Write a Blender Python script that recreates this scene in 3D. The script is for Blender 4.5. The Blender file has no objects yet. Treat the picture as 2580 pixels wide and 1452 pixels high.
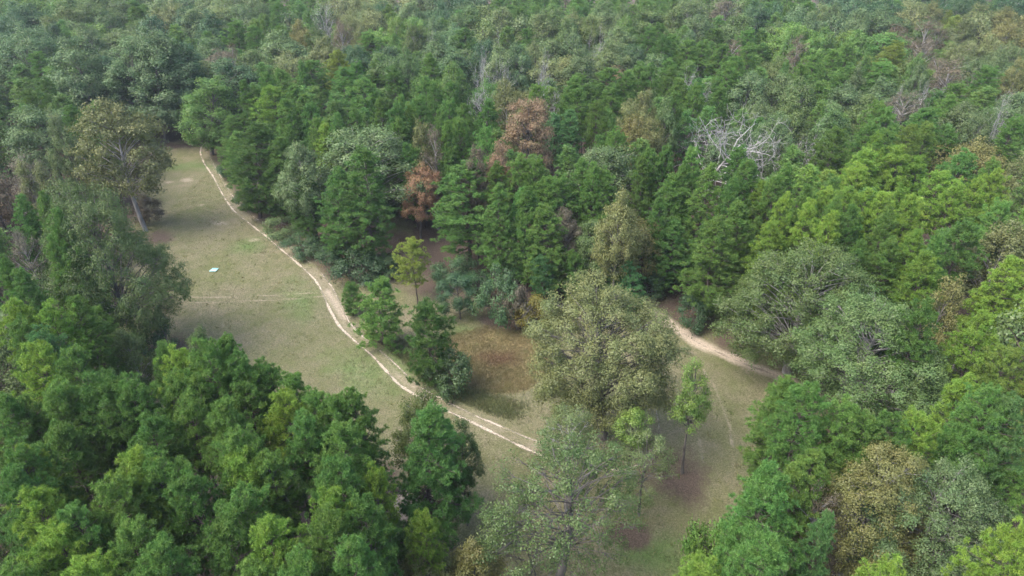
import bpy, math, random
import numpy as np
from mathutils import Vector, Matrix
R = math.radians
scene = bpy.context.scene
col = scene.collection
rng = np.random.default_rng(7)
random.seed(7)

# ------------------------------------------------------------ camera, sky, sun, exposure
CAM_H, PITCH, F = 45.0, 32.0, 1721.0
PW, PH = 2580.0, 1452.0
cam_d = bpy.data.cameras.new('camera')
cam_d.sensor_width = 36.0
cam_d.lens = F / PW * 36.0
cam_d.clip_start = 0.5
cam_d.clip_end = 5000.0
cam = bpy.data.objects.new('camera', cam_d)
col.objects.link(cam)
cam.location = (0, 0, CAM_H)
cam.rotation_euler = (R(90 - PITCH), 0, 0)
scene.camera = cam

SUN_EL, SUN_AZ = 56.0, -112.0     # azimuth clockwise from +Y: sun high on the left, slightly behind the camera
world = bpy.data.worlds.new("World")
scene.world = world
world.use_nodes = True
nt = world.node_tree
nt.nodes.clear()
sky = nt.nodes.new('ShaderNodeTexSky')
sky.sky_type = 'NISHITA'
sky.sun_disc = False
sky.sun_elevation = R(SUN_EL)
sky.sun_rotation = R(SUN_AZ)
sky.air_density = 1.0
sky.dust_density = 3.5
sky.ozone_density = 1.0
bg = nt.nodes.new('ShaderNodeBackground')
bg.inputs['Strength'].default_value = 0.15
wo = nt.nodes.new('ShaderNodeOutputWorld')
nt.links.new(sky.outputs[0], bg.inputs[0])
nt.links.new(bg.outputs[0], wo.inputs[0])

sun_d = bpy.data.lights.new('sun', 'SUN')
sun_d.energy = 1.2
sun_d.angle = R(42)
sun_d.color = (1.0, 0.965, 0.91)
sun = bpy.data.objects.new('sun', sun_d)
col.objects.link(sun)
sd = Vector((math.sin(R(SUN_AZ)) * math.cos(R(SUN_EL)), math.cos(R(SUN_AZ)) * math.cos(R(SUN_EL)), math.sin(R(SUN_EL))))
sun.rotation_euler = sd.to_track_quat('Z', 'Y').to_euler()

scene.view_settings.view_transform = 'Standard'
scene.view_settings.look = 'None'
scene.view_settings.exposure = 1.92
scene.view_settings.gamma = 1.0
cy = scene.cycles
cy.max_bounces = 5
cy.diffuse_bounces = 3
cy.glossy_bounces = 1
cy.transmission_bounces = 3
cy.transparent_max_bounces = 6
cy.volume_bounces = 0
cy.caustics_reflective = False
cy.caustics_refractive = False
cy.use_denoising = True

# ------------------------------------------------------------ projection helpers
cp, sp = math.cos(R(PITCH)), math.sin(R(PITCH))

def ray(px, py):
    u = (px - PW / 2) / F
    v = -(py - PH / 2) / F
    return np.array([u, cp + v * sp, -sp + v * cp])

def at(px, py, z=0.0):
    d = ray(px, py)
    t = (z - CAM_H) / d[2]
    return np.array([d[0] * t, d[1] * t, z])

def proj(x, y, z):
    dy, dz = y, z - CAM_H
    depth = dy * cp - dz * sp
    up = dy * sp + dz * cp
    return (PW / 2 + F * x / depth, PH / 2 - F * up / depth, depth)

def inpoly(x, y, poly):
    x = np.asarray(x, float); y = np.asarray(y, float)
    inside = np.zeros(x.shape, bool)
    n = len(poly)
    for i in range(n):
        x1, y1 = poly[i][:2]; x2, y2 = poly[(i + 1) % n][:2]
        c = ((y1 > y) != (y2 > y)) & (x < (x2 - x1) * (y - y1) / ((y2 - y1) if y2 != y1 else 1e-9) + x1)
        inside ^= c
    return inside

def seg_dist(x, y, pts):
    d = np.full(np.shape(x), 1e9)
    for (x1, y1), (x2, y2) in zip(pts[:-1], pts[1:]):
        vx, vy = x2 - x1, y2 - y1
        L = vx * vx + vy * vy + 1e-9
        t = np.clip(((x - x1) * vx + (y - y1) * vy) / L, 0, 1)
        d = np.minimum(d, np.hypot(x - x1 - t * vx, y - y1 - t * vy))
    return d

def poly_signed(x, y, poly):
    d = seg_dist(x, y, list(poly) + [poly[0]])
    return np.where(inpoly(x, y, poly), d, -d)

def G(lst):
    return [tuple(at(px, py)[:2]) for px, py in lst]

def vnoise(x, y, s, seed=0):
    """smooth value noise in numpy"""
    r = np.random.default_rng(seed)
    T = r.random((64, 64))
    X, Y = np.asarray(x) / s, np.asarray(y) / s
    i, j = np.floor(X).astype(int), np.floor(Y).astype(int)
    fx, fy = X - i, Y - j
    fx = fx * fx * (3 - 2 * fx); fy = fy * fy * (3 - 2 * fy)
    a = T[i % 64, j % 64]; b = T[(i + 1) % 64, j % 64]; c = T[i % 64, (j + 1) % 64]; d = T[(i + 1) % 64, (j + 1) % 64]
    return (a * (1 - fx) + b * fx) * (1 - fy) + (c * (1 - fx) + d * fx) * fy

def fbm(x, y, s, seed=0):
    return .5 * vnoise(x, y, s, seed) + .3 * vnoise(x, y, s / 2.1, seed + 1) + .2 * vnoise(x, y, s / 4.3, seed + 2)

POND = at(1235, 905)[:2]

def hgt(x, y):
    x = np.asarray(x, float); y = np.asarray(y, float)
    h = 0.5 * (fbm(x, y, 23, 3) - .5) + .12 * (vnoise(x, y, 3.1, 9) - .5)
    d = np.hypot((x - POND[0]) / 1.15, y - POND[1])
    return h - 0.9 * np.exp(-(d / 5.5) ** 4)

# ------------------------------------------------------------ mesh helpers
def np_mesh(name, V, faces_by_n, mats, attrs=None, smooth=False, mat_idx=None):
    """faces_by_n: list of int arrays (n, k)"""
    me = bpy.data.meshes.new(name)
    V = np.asarray(V, np.float32)
    me.vertices.add(len(V))
    me.vertices.foreach_set('co', V.ravel())
    tot = sum(len(f) for f in faces_by_n)
    loops = np.concatenate([f.ravel() for f in faces_by_n]).astype(np.int32)
    cnt = np.concatenate([np.full(len(f), f.shape[1], np.int32) for f in faces_by_n])
    start = np.concatenate([[0], np.cumsum(cnt)[:-1]]).astype(np.int32)
    me.loops.add(len(loops))
    me.loops.foreach_set('vertex_index', loops)
    me.polygons.add(tot)
    me.polygons.foreach_set('loop_start', start)
    me.polygons.foreach_set('loop_total', cnt)
    if mat_idx is not None:
        me.polygons.foreach_set('material_index', np.asarray(mat_idx, np.int32))
    if smooth:
        me.polygons.foreach_set('use_smooth', np.ones(tot, bool))
    for k, a in (attrs or {}).items():
        a = np.asarray(a, np.float32)
        if a.ndim == 1:
            at_ = me.attributes.new(k, 'FLOAT', 'POINT'); at_.data.foreach_set('value', a)
        else:
            at_ = me.attributes.new(k, 'FLOAT_COLOR', 'POINT'); at_.data.foreach_set('color', a.ravel())
    me.update(calc_edges=True)
    for m in (mats if isinstance(mats, (list, tuple)) else [mats]):
        me.materials.append(m)
    return me

class Tubes:
    def __init__(self):
        self.V, self.Q, self.n = [], [], 0
    def add(self, pts, rad, sides=6):
        pts = np.asarray(pts, float); n = len(pts)
        rad = np.asarray(rad, float)
        tan = np.gradient(pts, axis=0)
        tan /= np.linalg.norm(tan, axis=1)[:, None] + 1e-9
        ref = np.array([0.31, 0.17, 0.1]) if abs(tan[0][2]) > .7 else np.array([0, 0, 1.])
        a = np.cross(tan, ref); a /= np.linalg.norm(a, axis=1)[:, None] + 1e-9
        b = np.cross(tan, a)
        ang = np.arange(sides) / sides * 2 * math.pi
        ring = pts[:, None, :] + rad[:, None, None] * (np.cos(ang)[None, :, None] * a[:, None, :] + np.sin(ang)[None, :, None] * b[:, None, :])
        self.V.append(ring.reshape(-1, 3))
        i = np.arange(n - 1)[:, None] * sides; j = np.arange(sides)[None, :]; j2 = (j + 1) % sides
        q = np.stack([i + j, i + j2, i + sides + j2, i + sides + j], -1).reshape(-1, 4) + self.n
        self.Q.append(q)
        self.n += n * sides
    def arrays(self):
        return np.concatenate(self.V), np.concatenate(self.Q)
    def mesh(self, name, mat):
        V, Q = self.arrays()
        return np_mesh(name, V, [Q], mat, smooth=True)

def curve(p0, p1, bend, n=5, r=None):
    r = r or rng
    t = np.linspace(0, 1, n)[:, None]
    p0, p1 = np.asarray(p0, float), np.asarray(p1, float)
    mid = (p0 + p1) / 2 + np.asarray(bend)
    return (1 - t) ** 2 * p0 + 2 * t * (1 - t) * mid + t ** 2 * p1

def unit(v):
    return v / (np.linalg.norm(v, axis=-1, keepdims=True) + 1e-9)

def leaves(C, N, size, rg, asp=.62):
    """rhombus leaves at C with normals about N"""
    n = len(C)
    N = unit(N)
    t = unit(np.cross(N, rg.normal(size=(n, 3))))
    b = np.cross(N, t)
    s = (size * (0.7 + .6 * rg.random(n)))[:, None] if np.isscalar(size) else size[:, None]
    fold = N * s * .12
    V = np.stack([C - t * s * .5, C + b * s * .5 * asp - fold, C + t * s * .5, C - b * s * .5 * asp - fold], 1)
    return V.reshape(-1, 3), np.arange(n * 4).reshape(-1, 4)

# ------------------------------------------------------------ materials
def newmat(name):
    m = bpy.data.materials.new(name); m.use_nodes = True
    m.node_tree.nodes.clear()
    return m, m.node_tree

def foliage_mat(name, gloss=.25, trans=.35, object_color=True, hue_n=.035, clump=1.2):
    m, t = newmat(name)
    N, L = t.nodes.new, t.links.new
    out = N('ShaderNodeOutputMaterial')
    oi = N('ShaderNodeObjectInfo')
    av = N('ShaderNodeAttribute'); av.attribute_name = 'v'
    if object_color:
        base = oi.outputs['Color']
    else:
        ac = N('ShaderNodeAttribute'); ac.attribute_name = 'tone'
        base = ac.outputs['Color']
    tc = N('ShaderNodeTexCoord')
    no = N('ShaderNodeTexNoise'); no.inputs['Scale'].default_value = clump; no.inputs['Detail'].default_value = 1
    L(tc.outputs['Object'], no.inputs['Vector'])
    # hue shift per clump + per leaf
    hs = N('ShaderNodeHueSaturation')
    a1 = N('ShaderNodeMath'); a1.operation = 'MULTIPLY_ADD'
    L(no.outputs['Fac'], a1.inputs[0]); a1.inputs[1].default_value = hue_n * 2.4; a1.inputs[2].default_value = .5 - hue_n * .75
    a1b = N('ShaderNodeMath'); a1b.operation = 'MULTIPLY_ADD'
    L(av.outputs['Fac'], a1b.inputs[0]); a1b.inputs[1].default_value = -hue_n * .9; L(a1.outputs[0], a1b.inputs[2])
    L(a1b.outputs[0], hs.inputs['Hue'])
    a2 = N('ShaderNodeMath'); a2.operation = 'MULTIPLY_ADD'
    L(av.outputs['Fac'], a2.inputs[0]); a2.inputs[1].default_value = .6; a2.inputs[2].default_value = .70
    L(a2.outputs[0], hs.inputs['Value'])
    hs.inputs['Saturation'].default_value = 1.0
    L(base, hs.inputs['Color'])
    d = N('ShaderNodeBsdfDiffuse'); L(hs.outputs[0], d.inputs['Color'])
    tr = N('ShaderNodeBsdfTranslucent'); L(hs.outputs[0], tr.inputs['Color'])
    mx = N('ShaderNodeMixShader'); mx.inputs[0].default_value = trans
    L(d.outputs[0], mx.inputs[1]); L(tr.outputs[0], mx.inputs[2])
    gl = N('ShaderNodeBsdfGlossy'); gl.inputs['Roughness'].default_value = .45
    gl.inputs['Color'].default_value = (.8, .8, .8, 1)
    mx2 = N('ShaderNodeMixShader'); mx2.inputs[0].default_value = gloss * .10
    L(mx.outputs[0], mx2.inputs[1]); L(gl.outputs[0], mx2.inputs[2])
    L(mx2.outputs[0], out.inputs['Surface'])
    return m

def bark_mat(name, c1, c2, scale=3.0):
    m, t = newmat(name)
    N, L = t.nodes.new, t.links.new
    out = N('ShaderNodeOutputMaterial'); b = N('ShaderNodeBsdfPrincipled')
    tc = N('ShaderNodeTexCoord'); mp = N('ShaderNodeMapping'); mp.inputs['Scale'].default_value = (1, 1, .3)
    no = N('ShaderNodeTexNoise'); no.inputs['Scale'].default_value = scale; no.inputs['Detail'].default_value = 5
    cr = N('ShaderNodeValToRGB')
    cr.color_ramp.elements[0].position = .35; cr.color_ramp.elements[0].color = (*c1, 1)
    cr.color_ramp.elements[1].position = .7; cr.color_ramp.elements[1].color = (*c2, 1)
    L(tc.outputs['Object'], mp.inputs[0]); L(mp.outputs[0], no.inputs['Vector']); L(no.outputs['Fac'], cr.inputs[0])
    L(cr.outputs[0], b.inputs['Base Color']); b.inputs['Roughness'].default_value = .9
    L(b.outputs[0], out.inputs['Surface'])
    return m

M_PINE = foliage_mat('pine_needles', .15, .32, True, .022, .9)
M_LEAF = foliage_mat('oak_leaves', .22, .36, True, .030, .7)
M_FAR = foliage_mat('far_foliage', .3, .30, False, .03, .5)
M_BARK = bark_mat('pine_bark', (.055, .042, .034), (.13, .10, .085))
M_OAKBARK = bark_mat('oak_bark', (.05, .043, .036), (.16, .145, .13))
M_PALEBARK = bark_mat('pale_bark', (.15, .14, .125), (.34, .32, .30))
M_DEAD = bark_mat('dead_wood', (.19, .182, .17), (.40, .385, .37))

def link(name, data, parent=None, loc=None, rz=0, scale=None):
    o = bpy.data.objects.new(name, data)
    col.objects.link(o)
    if parent is not None: o.parent = parent
    if loc is not None: o.location = loc
    if rz: o.rotation_euler = (0, 0, rz)
    if scale is not None: o.scale = scale
    return o

def tag(o, label=None, cat=None, group=None, kind=None):
    if label: o['label'] = label
    if cat: o['category'] = cat
    if group: o['group'] = group
    if kind: o['kind'] = kind
    return o

# ------------------------------------------------------------ tree generators (arrays)
def gen_pine(seed, H=16., Rr=2.5, base=.38, needle=.27, per=19, tuft_d=1.0, lean=0.0):
    rg = np.random.default_rng(seed)
    tb = Tubes()
    tx = np.cumsum(rg.normal(0, .10, 9)); ty = np.cumsum(rg.normal(0, .10, 9))
    tx -= tx[0]; ty -= ty[0]
    zz = np.linspace(-.3, H * .97, 9)
    tr = np.stack([tx + lean * zz, ty, zz], 1)
    tb.add(tr, np.linspace(.19, .03, 9) * (H / 16), 7)
    def trunk(z):
        return np.array([np.interp(z, zz, tr[:, 0]), np.interp(z, zz, tr[:, 1]), z])
    z0 = H * base
    cen, dirs = [], []
    z = z0
    asym = rg.uniform(0, 6.28); asz = rg.uniform(.05, .25)
    p1, p2 = rg.uniform(1.6, 2.5), rg.uniform(.55, .75)
    while z < H * .985:
        t = (z - z0) / (H - z0)
        rr = Rr * (1 - t ** p1) ** p2
        if t < .25: rr *= .62 + 1.5 * t
        nb = 4 + int(rg.random() * 2.2) if t < .8 else 5
        a0 = rg.random() * 6.28
        for k in range(nb):
            a = a0 + k * 6.283 / nb + rg.normal(0, .28)
            L = max(.25, rr * rg.uniform(.6, 1.12) * (1 + asz * math.cos(a - asym)))
            if rg.random() < .07: L *= .5
            if rg.random() < .05: L *= 1.2
            el = R(rg.uniform(-6, 38) + 26 * t ** 2)
            p0 = trunk(z)
            d = np.array([math.cos(a) * math.cos(el), math.sin(a) * math.cos(el), math.sin(el)])
            p3 = p0 + d * L
            pts = curve(p0, p3, (0, 0, -.10 * L), 4)
            tb.add(pts, np.linspace(.034, .010, 4) * (.6 + L * .25), 3)
            nc = max(2, int(L * 1.75 * tuft_d + .3))
            for q in range(nc):
                s = 1 - (q / nc) * .72
                s = min(1, s + rg.normal(0, .05))
                side = np.array([-d[1], d[0], 0]) * rg.normal(0, .34) * (.35 + (1 - s) * 1.3) * L
                c = p0 + d * L * s + side + np.array([0, 0, rg.uniform(-.4, .5)])
                cen.append(c); dirs.append(d * .5 + np.array([0, 0, .75]) + side * .25)
        z += rg.uniform(.26, .44)
    # leader
    for q in range(5):
        cen.append(trunk(H * .97) + rg.normal(0, .12, 3)); dirs.append(np.array([0, 0, 1.]))
    cen = np.array(cen); dirs = unit(np.array(dirs))
    # tufts about each clump
    nt_ = int(8.5 * tuft_d)
    C = np.repeat(cen, nt_, 0); D = np.repeat(dirs, nt_, 0)
    off = unit(rg.normal(size=C.shape)) * (rg.random((len(C), 1)) ** .5) * .33
    off[:, 2] = np.abs(off[:, 2]) * .75 - .08
    C = C + off
    TD = unit(D * .6 + unit(off) * 1.0 + np.array([0, 0, .25]))
    tv = rg.random(len(C))
    # needles
    P = np.repeat(C, per, 0); Q = np.repeat(TD, per, 0)
    nd = unit(Q * .5 + unit(rg.normal(size=P.shape)) * .9)
    ln = needle * rg.uniform(.65, 1.1, (len(P), 1))
    w = unit(np.cross(nd, rg.normal(size=P.shape))) * (needle * .08)
    tip = P + nd * ln
    V = np.stack([P - w, P + w, tip], 1).reshape(-1, 3)
    T = np.arange(len(V)).reshape(-1, 3)
    v = np.repeat(np.repeat(tv, per) * .65 + rg.random(len(P)) * .35, 3)
    return tb, V, T, v

def gen_broad(seed, H=15., Rr=5., base=.22, leaf=.2, nl=26000, nlobe=46, loose=0., squash=1., trunk_r=.32, stems=1, fork=.3, taper=.35, limb=1., sep=.62, lr_=(.13, .27)):
    """rounded broadleaf tree: limbs, sub-limbs, twig clusters, leaves"""
    rg = np.random.default_rng(seed)
    tb = Tubes()
    zc0 = H * base
    Hc = (H - zc0)
    lob, lr = [], []
    tries = 0
    while len(lob) < nlobe and tries < 6000:
        tries += 1
        d = unit(rg.normal(size=3))
        if d[2] < -.75: continue
        rad = rg.uniform(.45, .98) ** .55
        wob = 1 + .22 * math.sin(2 * math.atan2(d[1], d[0]) + seed) + .12 * math.sin(5 * d[2] + seed * 1.7)
        c = np.array([d[0] * Rr * rad * wob, d[1] * Rr * rad * wob, zc0 + Hc * .5 + d[2] * Hc * .5 * rad * squash])
        # narrower at the top
        tt = (c[2] - zc0) / Hc
        k = 1 - taper * max(0, tt - .4) / .6
        c[:2] *= k
        r = rg.uniform(*lr_) * Rr * (1 - .2 * loose)
        if all(np.linalg.norm(c - q) > (r + s) * sep for q, s in zip(lob, lr)):
            lob.append(c); lr.append(r)
    lob = np.array(lob); lr = np.array(lr)
    # trunk(s) and limbs
    zf = H * fork
    sx = rg.normal(0, .3, 2)
    t_top = np.array([sx[0], sx[1], zc0 + Hc * .72])
    for s in range(stems):
        o = np.array([0, 0, 0]) if stems == 1 else np.array([rg.normal(0, .25), rg.normal(0, .25), 0])
        e = t_top + (0 if stems == 1 else rg.normal(0, Rr * .3, 3) * np.array([1, 1, .3]))
        pts = curve(o + np.array([0, 0, -.3]), e, (rg.normal(0, .5), rg.normal(0, .5), 0), 8)
        tb.add(pts, np.linspace(trunk_r, trunk_r * .2, 8) / (stems ** .4), 8)
        if s == 0: main = pts
    for c, r in zip(lob, lr):
        zz = max(zf, min(main[-1][2] * .96, c[2] - np.linalg.norm(c[:2]) * rg.uniform(.5, .9)))
        k = np.clip((zz - main[0][2]) / (main[-1][2] - main[0][2]), 0, 1) * 7
        i = int(min(6, k)); p0 = main[i] * (1 - (k - i)) + main[i + 1] * (k - i)
        L = np.linalg.norm(c - p0)
        pts = curve(p0, c, (rg.normal(0, .08 * L), rg.normal(0, .08 * L), .14 * L), 5)
        tb.add(pts, np.linspace(trunk_r * .32 * min(1, L / Rr + .3) * limb, .02 * limb, 5), 5)
        for q in range(3):
            e = c + unit(rg.normal(size=3)) * r * .9
            tb.add(curve(pts[3], e, rg.normal(0, .1, 3), 3), [.03, .02, .008], 3)
    # twig clusters in each lobe
    w = lr ** 2; w = w / w.sum()
    ncl = max(nlobe * 6, int(nl / 26))
    idx = rg.choice(len(lob), ncl, p=w)
    d = unit(rg.normal(size=(ncl, 3)) + np.array([0, 0, .35]))
    rad = rg.random(ncl) ** .33
    cc = lob[idx] + d * (lr[idx] * rad * (1.05 + .25 * loose))[:, None]
    ctr = np.array([0, 0, zc0 + Hc * .35])
    per = max(4, nl // ncl)
    li = np.repeat(np.arange(ncl), per)
    cr_ = leaf * 1.55
    o = rg.normal(size=(len(li), 3)) * np.array([1, 1, .6]) * cr_
    C = cc[li] + o
    Nn = unit(d[li] * .7 + unit(o) * .6 + unit(C - ctr) * .4 + np.array([0, 0, .45]) + rg.normal(0, .55, (len(li), 3)))
    V, Q = leaves(C, Nn, leaf, rg)
    v = np.repeat(rg.random(ncl)[li] * .5 + rg.random(len(li)) * .5, 4)
    return tb, V, Q, v

def gen_dead(seed, H=13., spread=1.0, r0=.2, up=.5, n1=9, bare=True):
    rg = np.random.default_rng(seed)
    tb = Tubes()
    def grow(p, d, L, r, depth):
        n = 5
        pts = [p]; q = p.copy(); dd = d.copy()
        for i in range(n):
            dd = unit(dd + rg.normal(0, .16 + .05 * depth, 3) + np.array([0, 0, .04]))
            q = q + dd * L / n
            pts.append(q.copy())
        tb.add(pts, np.linspace(r, r * (.35 if depth else .3), n + 1), 6 if depth == 0 else (5 if depth == 1 else 3))
        if depth >= 3: return
        nb = [n1, 6, 4][depth]
        for k in range(nb):
            s = rg.uniform(.28 if depth == 0 else .25, .98)
            i = int(s * n); f = s * n - i
            b = pts[i] * (1 - f) + pts[min(n, i + 1)] * f
            side = unit(np.cross(dd, rg.normal(size=3)))
            nd = unit(side * (1.0 * spread) + dd * rg.uniform(.35, 1.0) + np.array([0, 0, up * rg.uniform(.1, 1)]))
            grow(b, nd, L * rg.uniform(.42, .68) * (1 if depth else (1.15 - .45 * s)), max(.026, r * (.52 if depth == 0 else .5) * (1.1 - s * .5)), depth + 1)
    grow(np.array([0, 0, -.3]), unit(np.array([rg.normal(0, .06), rg.normal(0, .06), 1])), H * (.8), r0, 0)
    return tb

# ------------------------------------------------------------ variants
PINES, OAKS = {}, {}
def mk_pine(key, **k):
    tb, V, T, v = gen_pine(**k)
    PINES[key] = (np_mesh('pine_crown_' + key, V, [T], M_PINE, {'v': v}), tb.mesh('pine_trunk_' + key, M_BARK), k.get('H', 16.), k.get('Rr', 2.5))
def mk_oak(key, pale=False, **k):
    tb, V, T, v = gen_broad(**k)
    OAKS[key] = (np_mesh('oak_crown_' + key, V, [T], M_LEAF, {'v': v}), tb.mesh('oak_trunk_' + key, M_PALEBARK if pale else M_OAKBARK), k.get('H', 15.), k.get('Rr', 5.))

for i in range(8):      # stand pines, clear lower trunk
    mk_pine('s%d' % i, seed=100 + i, H=16., Rr=2.5 + .12 * i, base=.50 + .03 * (i % 4))
for i in range(3):      # full edge pines, low crown
    mk_pine('e%d' % i, seed=150 + i, H=16., Rr=3.0 + .2 * i, base=.10 + .04 * i)
mk_pine('open', seed=171, H=9., Rr=2.6, base=.36, tuft_d=.85)        # airy young pine
mk_pine('young0', seed=172, H=8., Rr=2.7, base=.04)
mk_pine('young1', seed=173, H=8., Rr=2.4, base=.05)
for i in range(7):      # forest broadleaf
    mk_oak('f%d' % i, seed=200 + i, H=16., Rr=4.2 + .2 * i, base=.22, leaf=.24, nl=21000, nlobe=60 + 3 * i, sep=.68, lr_=(.12, .24), limb=.55, pale=(i % 2 == 1))
for i in range(3):      # tall edge broadleaf, foliage down to the ground
    mk_oak('w%d' % i, seed=230 + i, H=18., Rr=4.2, base=.03, leaf=.24, nl=24000, nlobe=84, limb=.55, sep=.68, lr_=(.12, .24))
for i in range(3):      # half bare autumn trees
    mk_oak('b%d' % i, seed=240 + i, H=15., Rr=4.0, base=.25, leaf=.20, nl=7000, nlobe=40, loose=.6, pale=True)
for i in range(4):      # shrubs
    mk_oak('k%d' % i, seed=260 + i, H=4., Rr=2.2, base=.0, leaf=.17, nl=6000, nlobe=22, trunk_r=.07, stems=3, fork=.05)

# ------------------------------------------------------------ colours (linear albedo, some with sunlight painted in)
TONE = {
    'P': {'g': (.106, .205, .045), 'd': (.086, .165, .036), 'b': (.172, .285, .046), 't': (.092, .195, .062), 'y': (.150, .210, .040)},  # 'b': yellow-green needles, also painted sunlight for the sunlit patch at right
    'O': {'a': (.110, .166, .062), 'o': (.098, .152, .046), 'd': (.060, .116, .046), 'l': (.120, .215, .045), 'y': (.155, .165, .055),  # 'l': light green leaves, with sunlight on lit crowns put into the tone
          'r': (.255, .165, .090), 'n': (.140, .118, .075), 't': (.150, .180, .066), 'x': (.19, .17, .035)},
}
WORD = {
    'P': {'g': 'mid green', 'd': 'dark green', 'b': 'bright yellow-green', 't': 'bluish green', 'y': 'yellowish'},
    'O': {'a': 'grey-green', 'o': 'olive green', 'd': 'dark green', 'l': 'light green', 'y': 'yellow-brown', 'r': 'rust-brown', 'n': 'dull brown', 't': 'pale tan', 'x': 'golden'},
}

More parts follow.
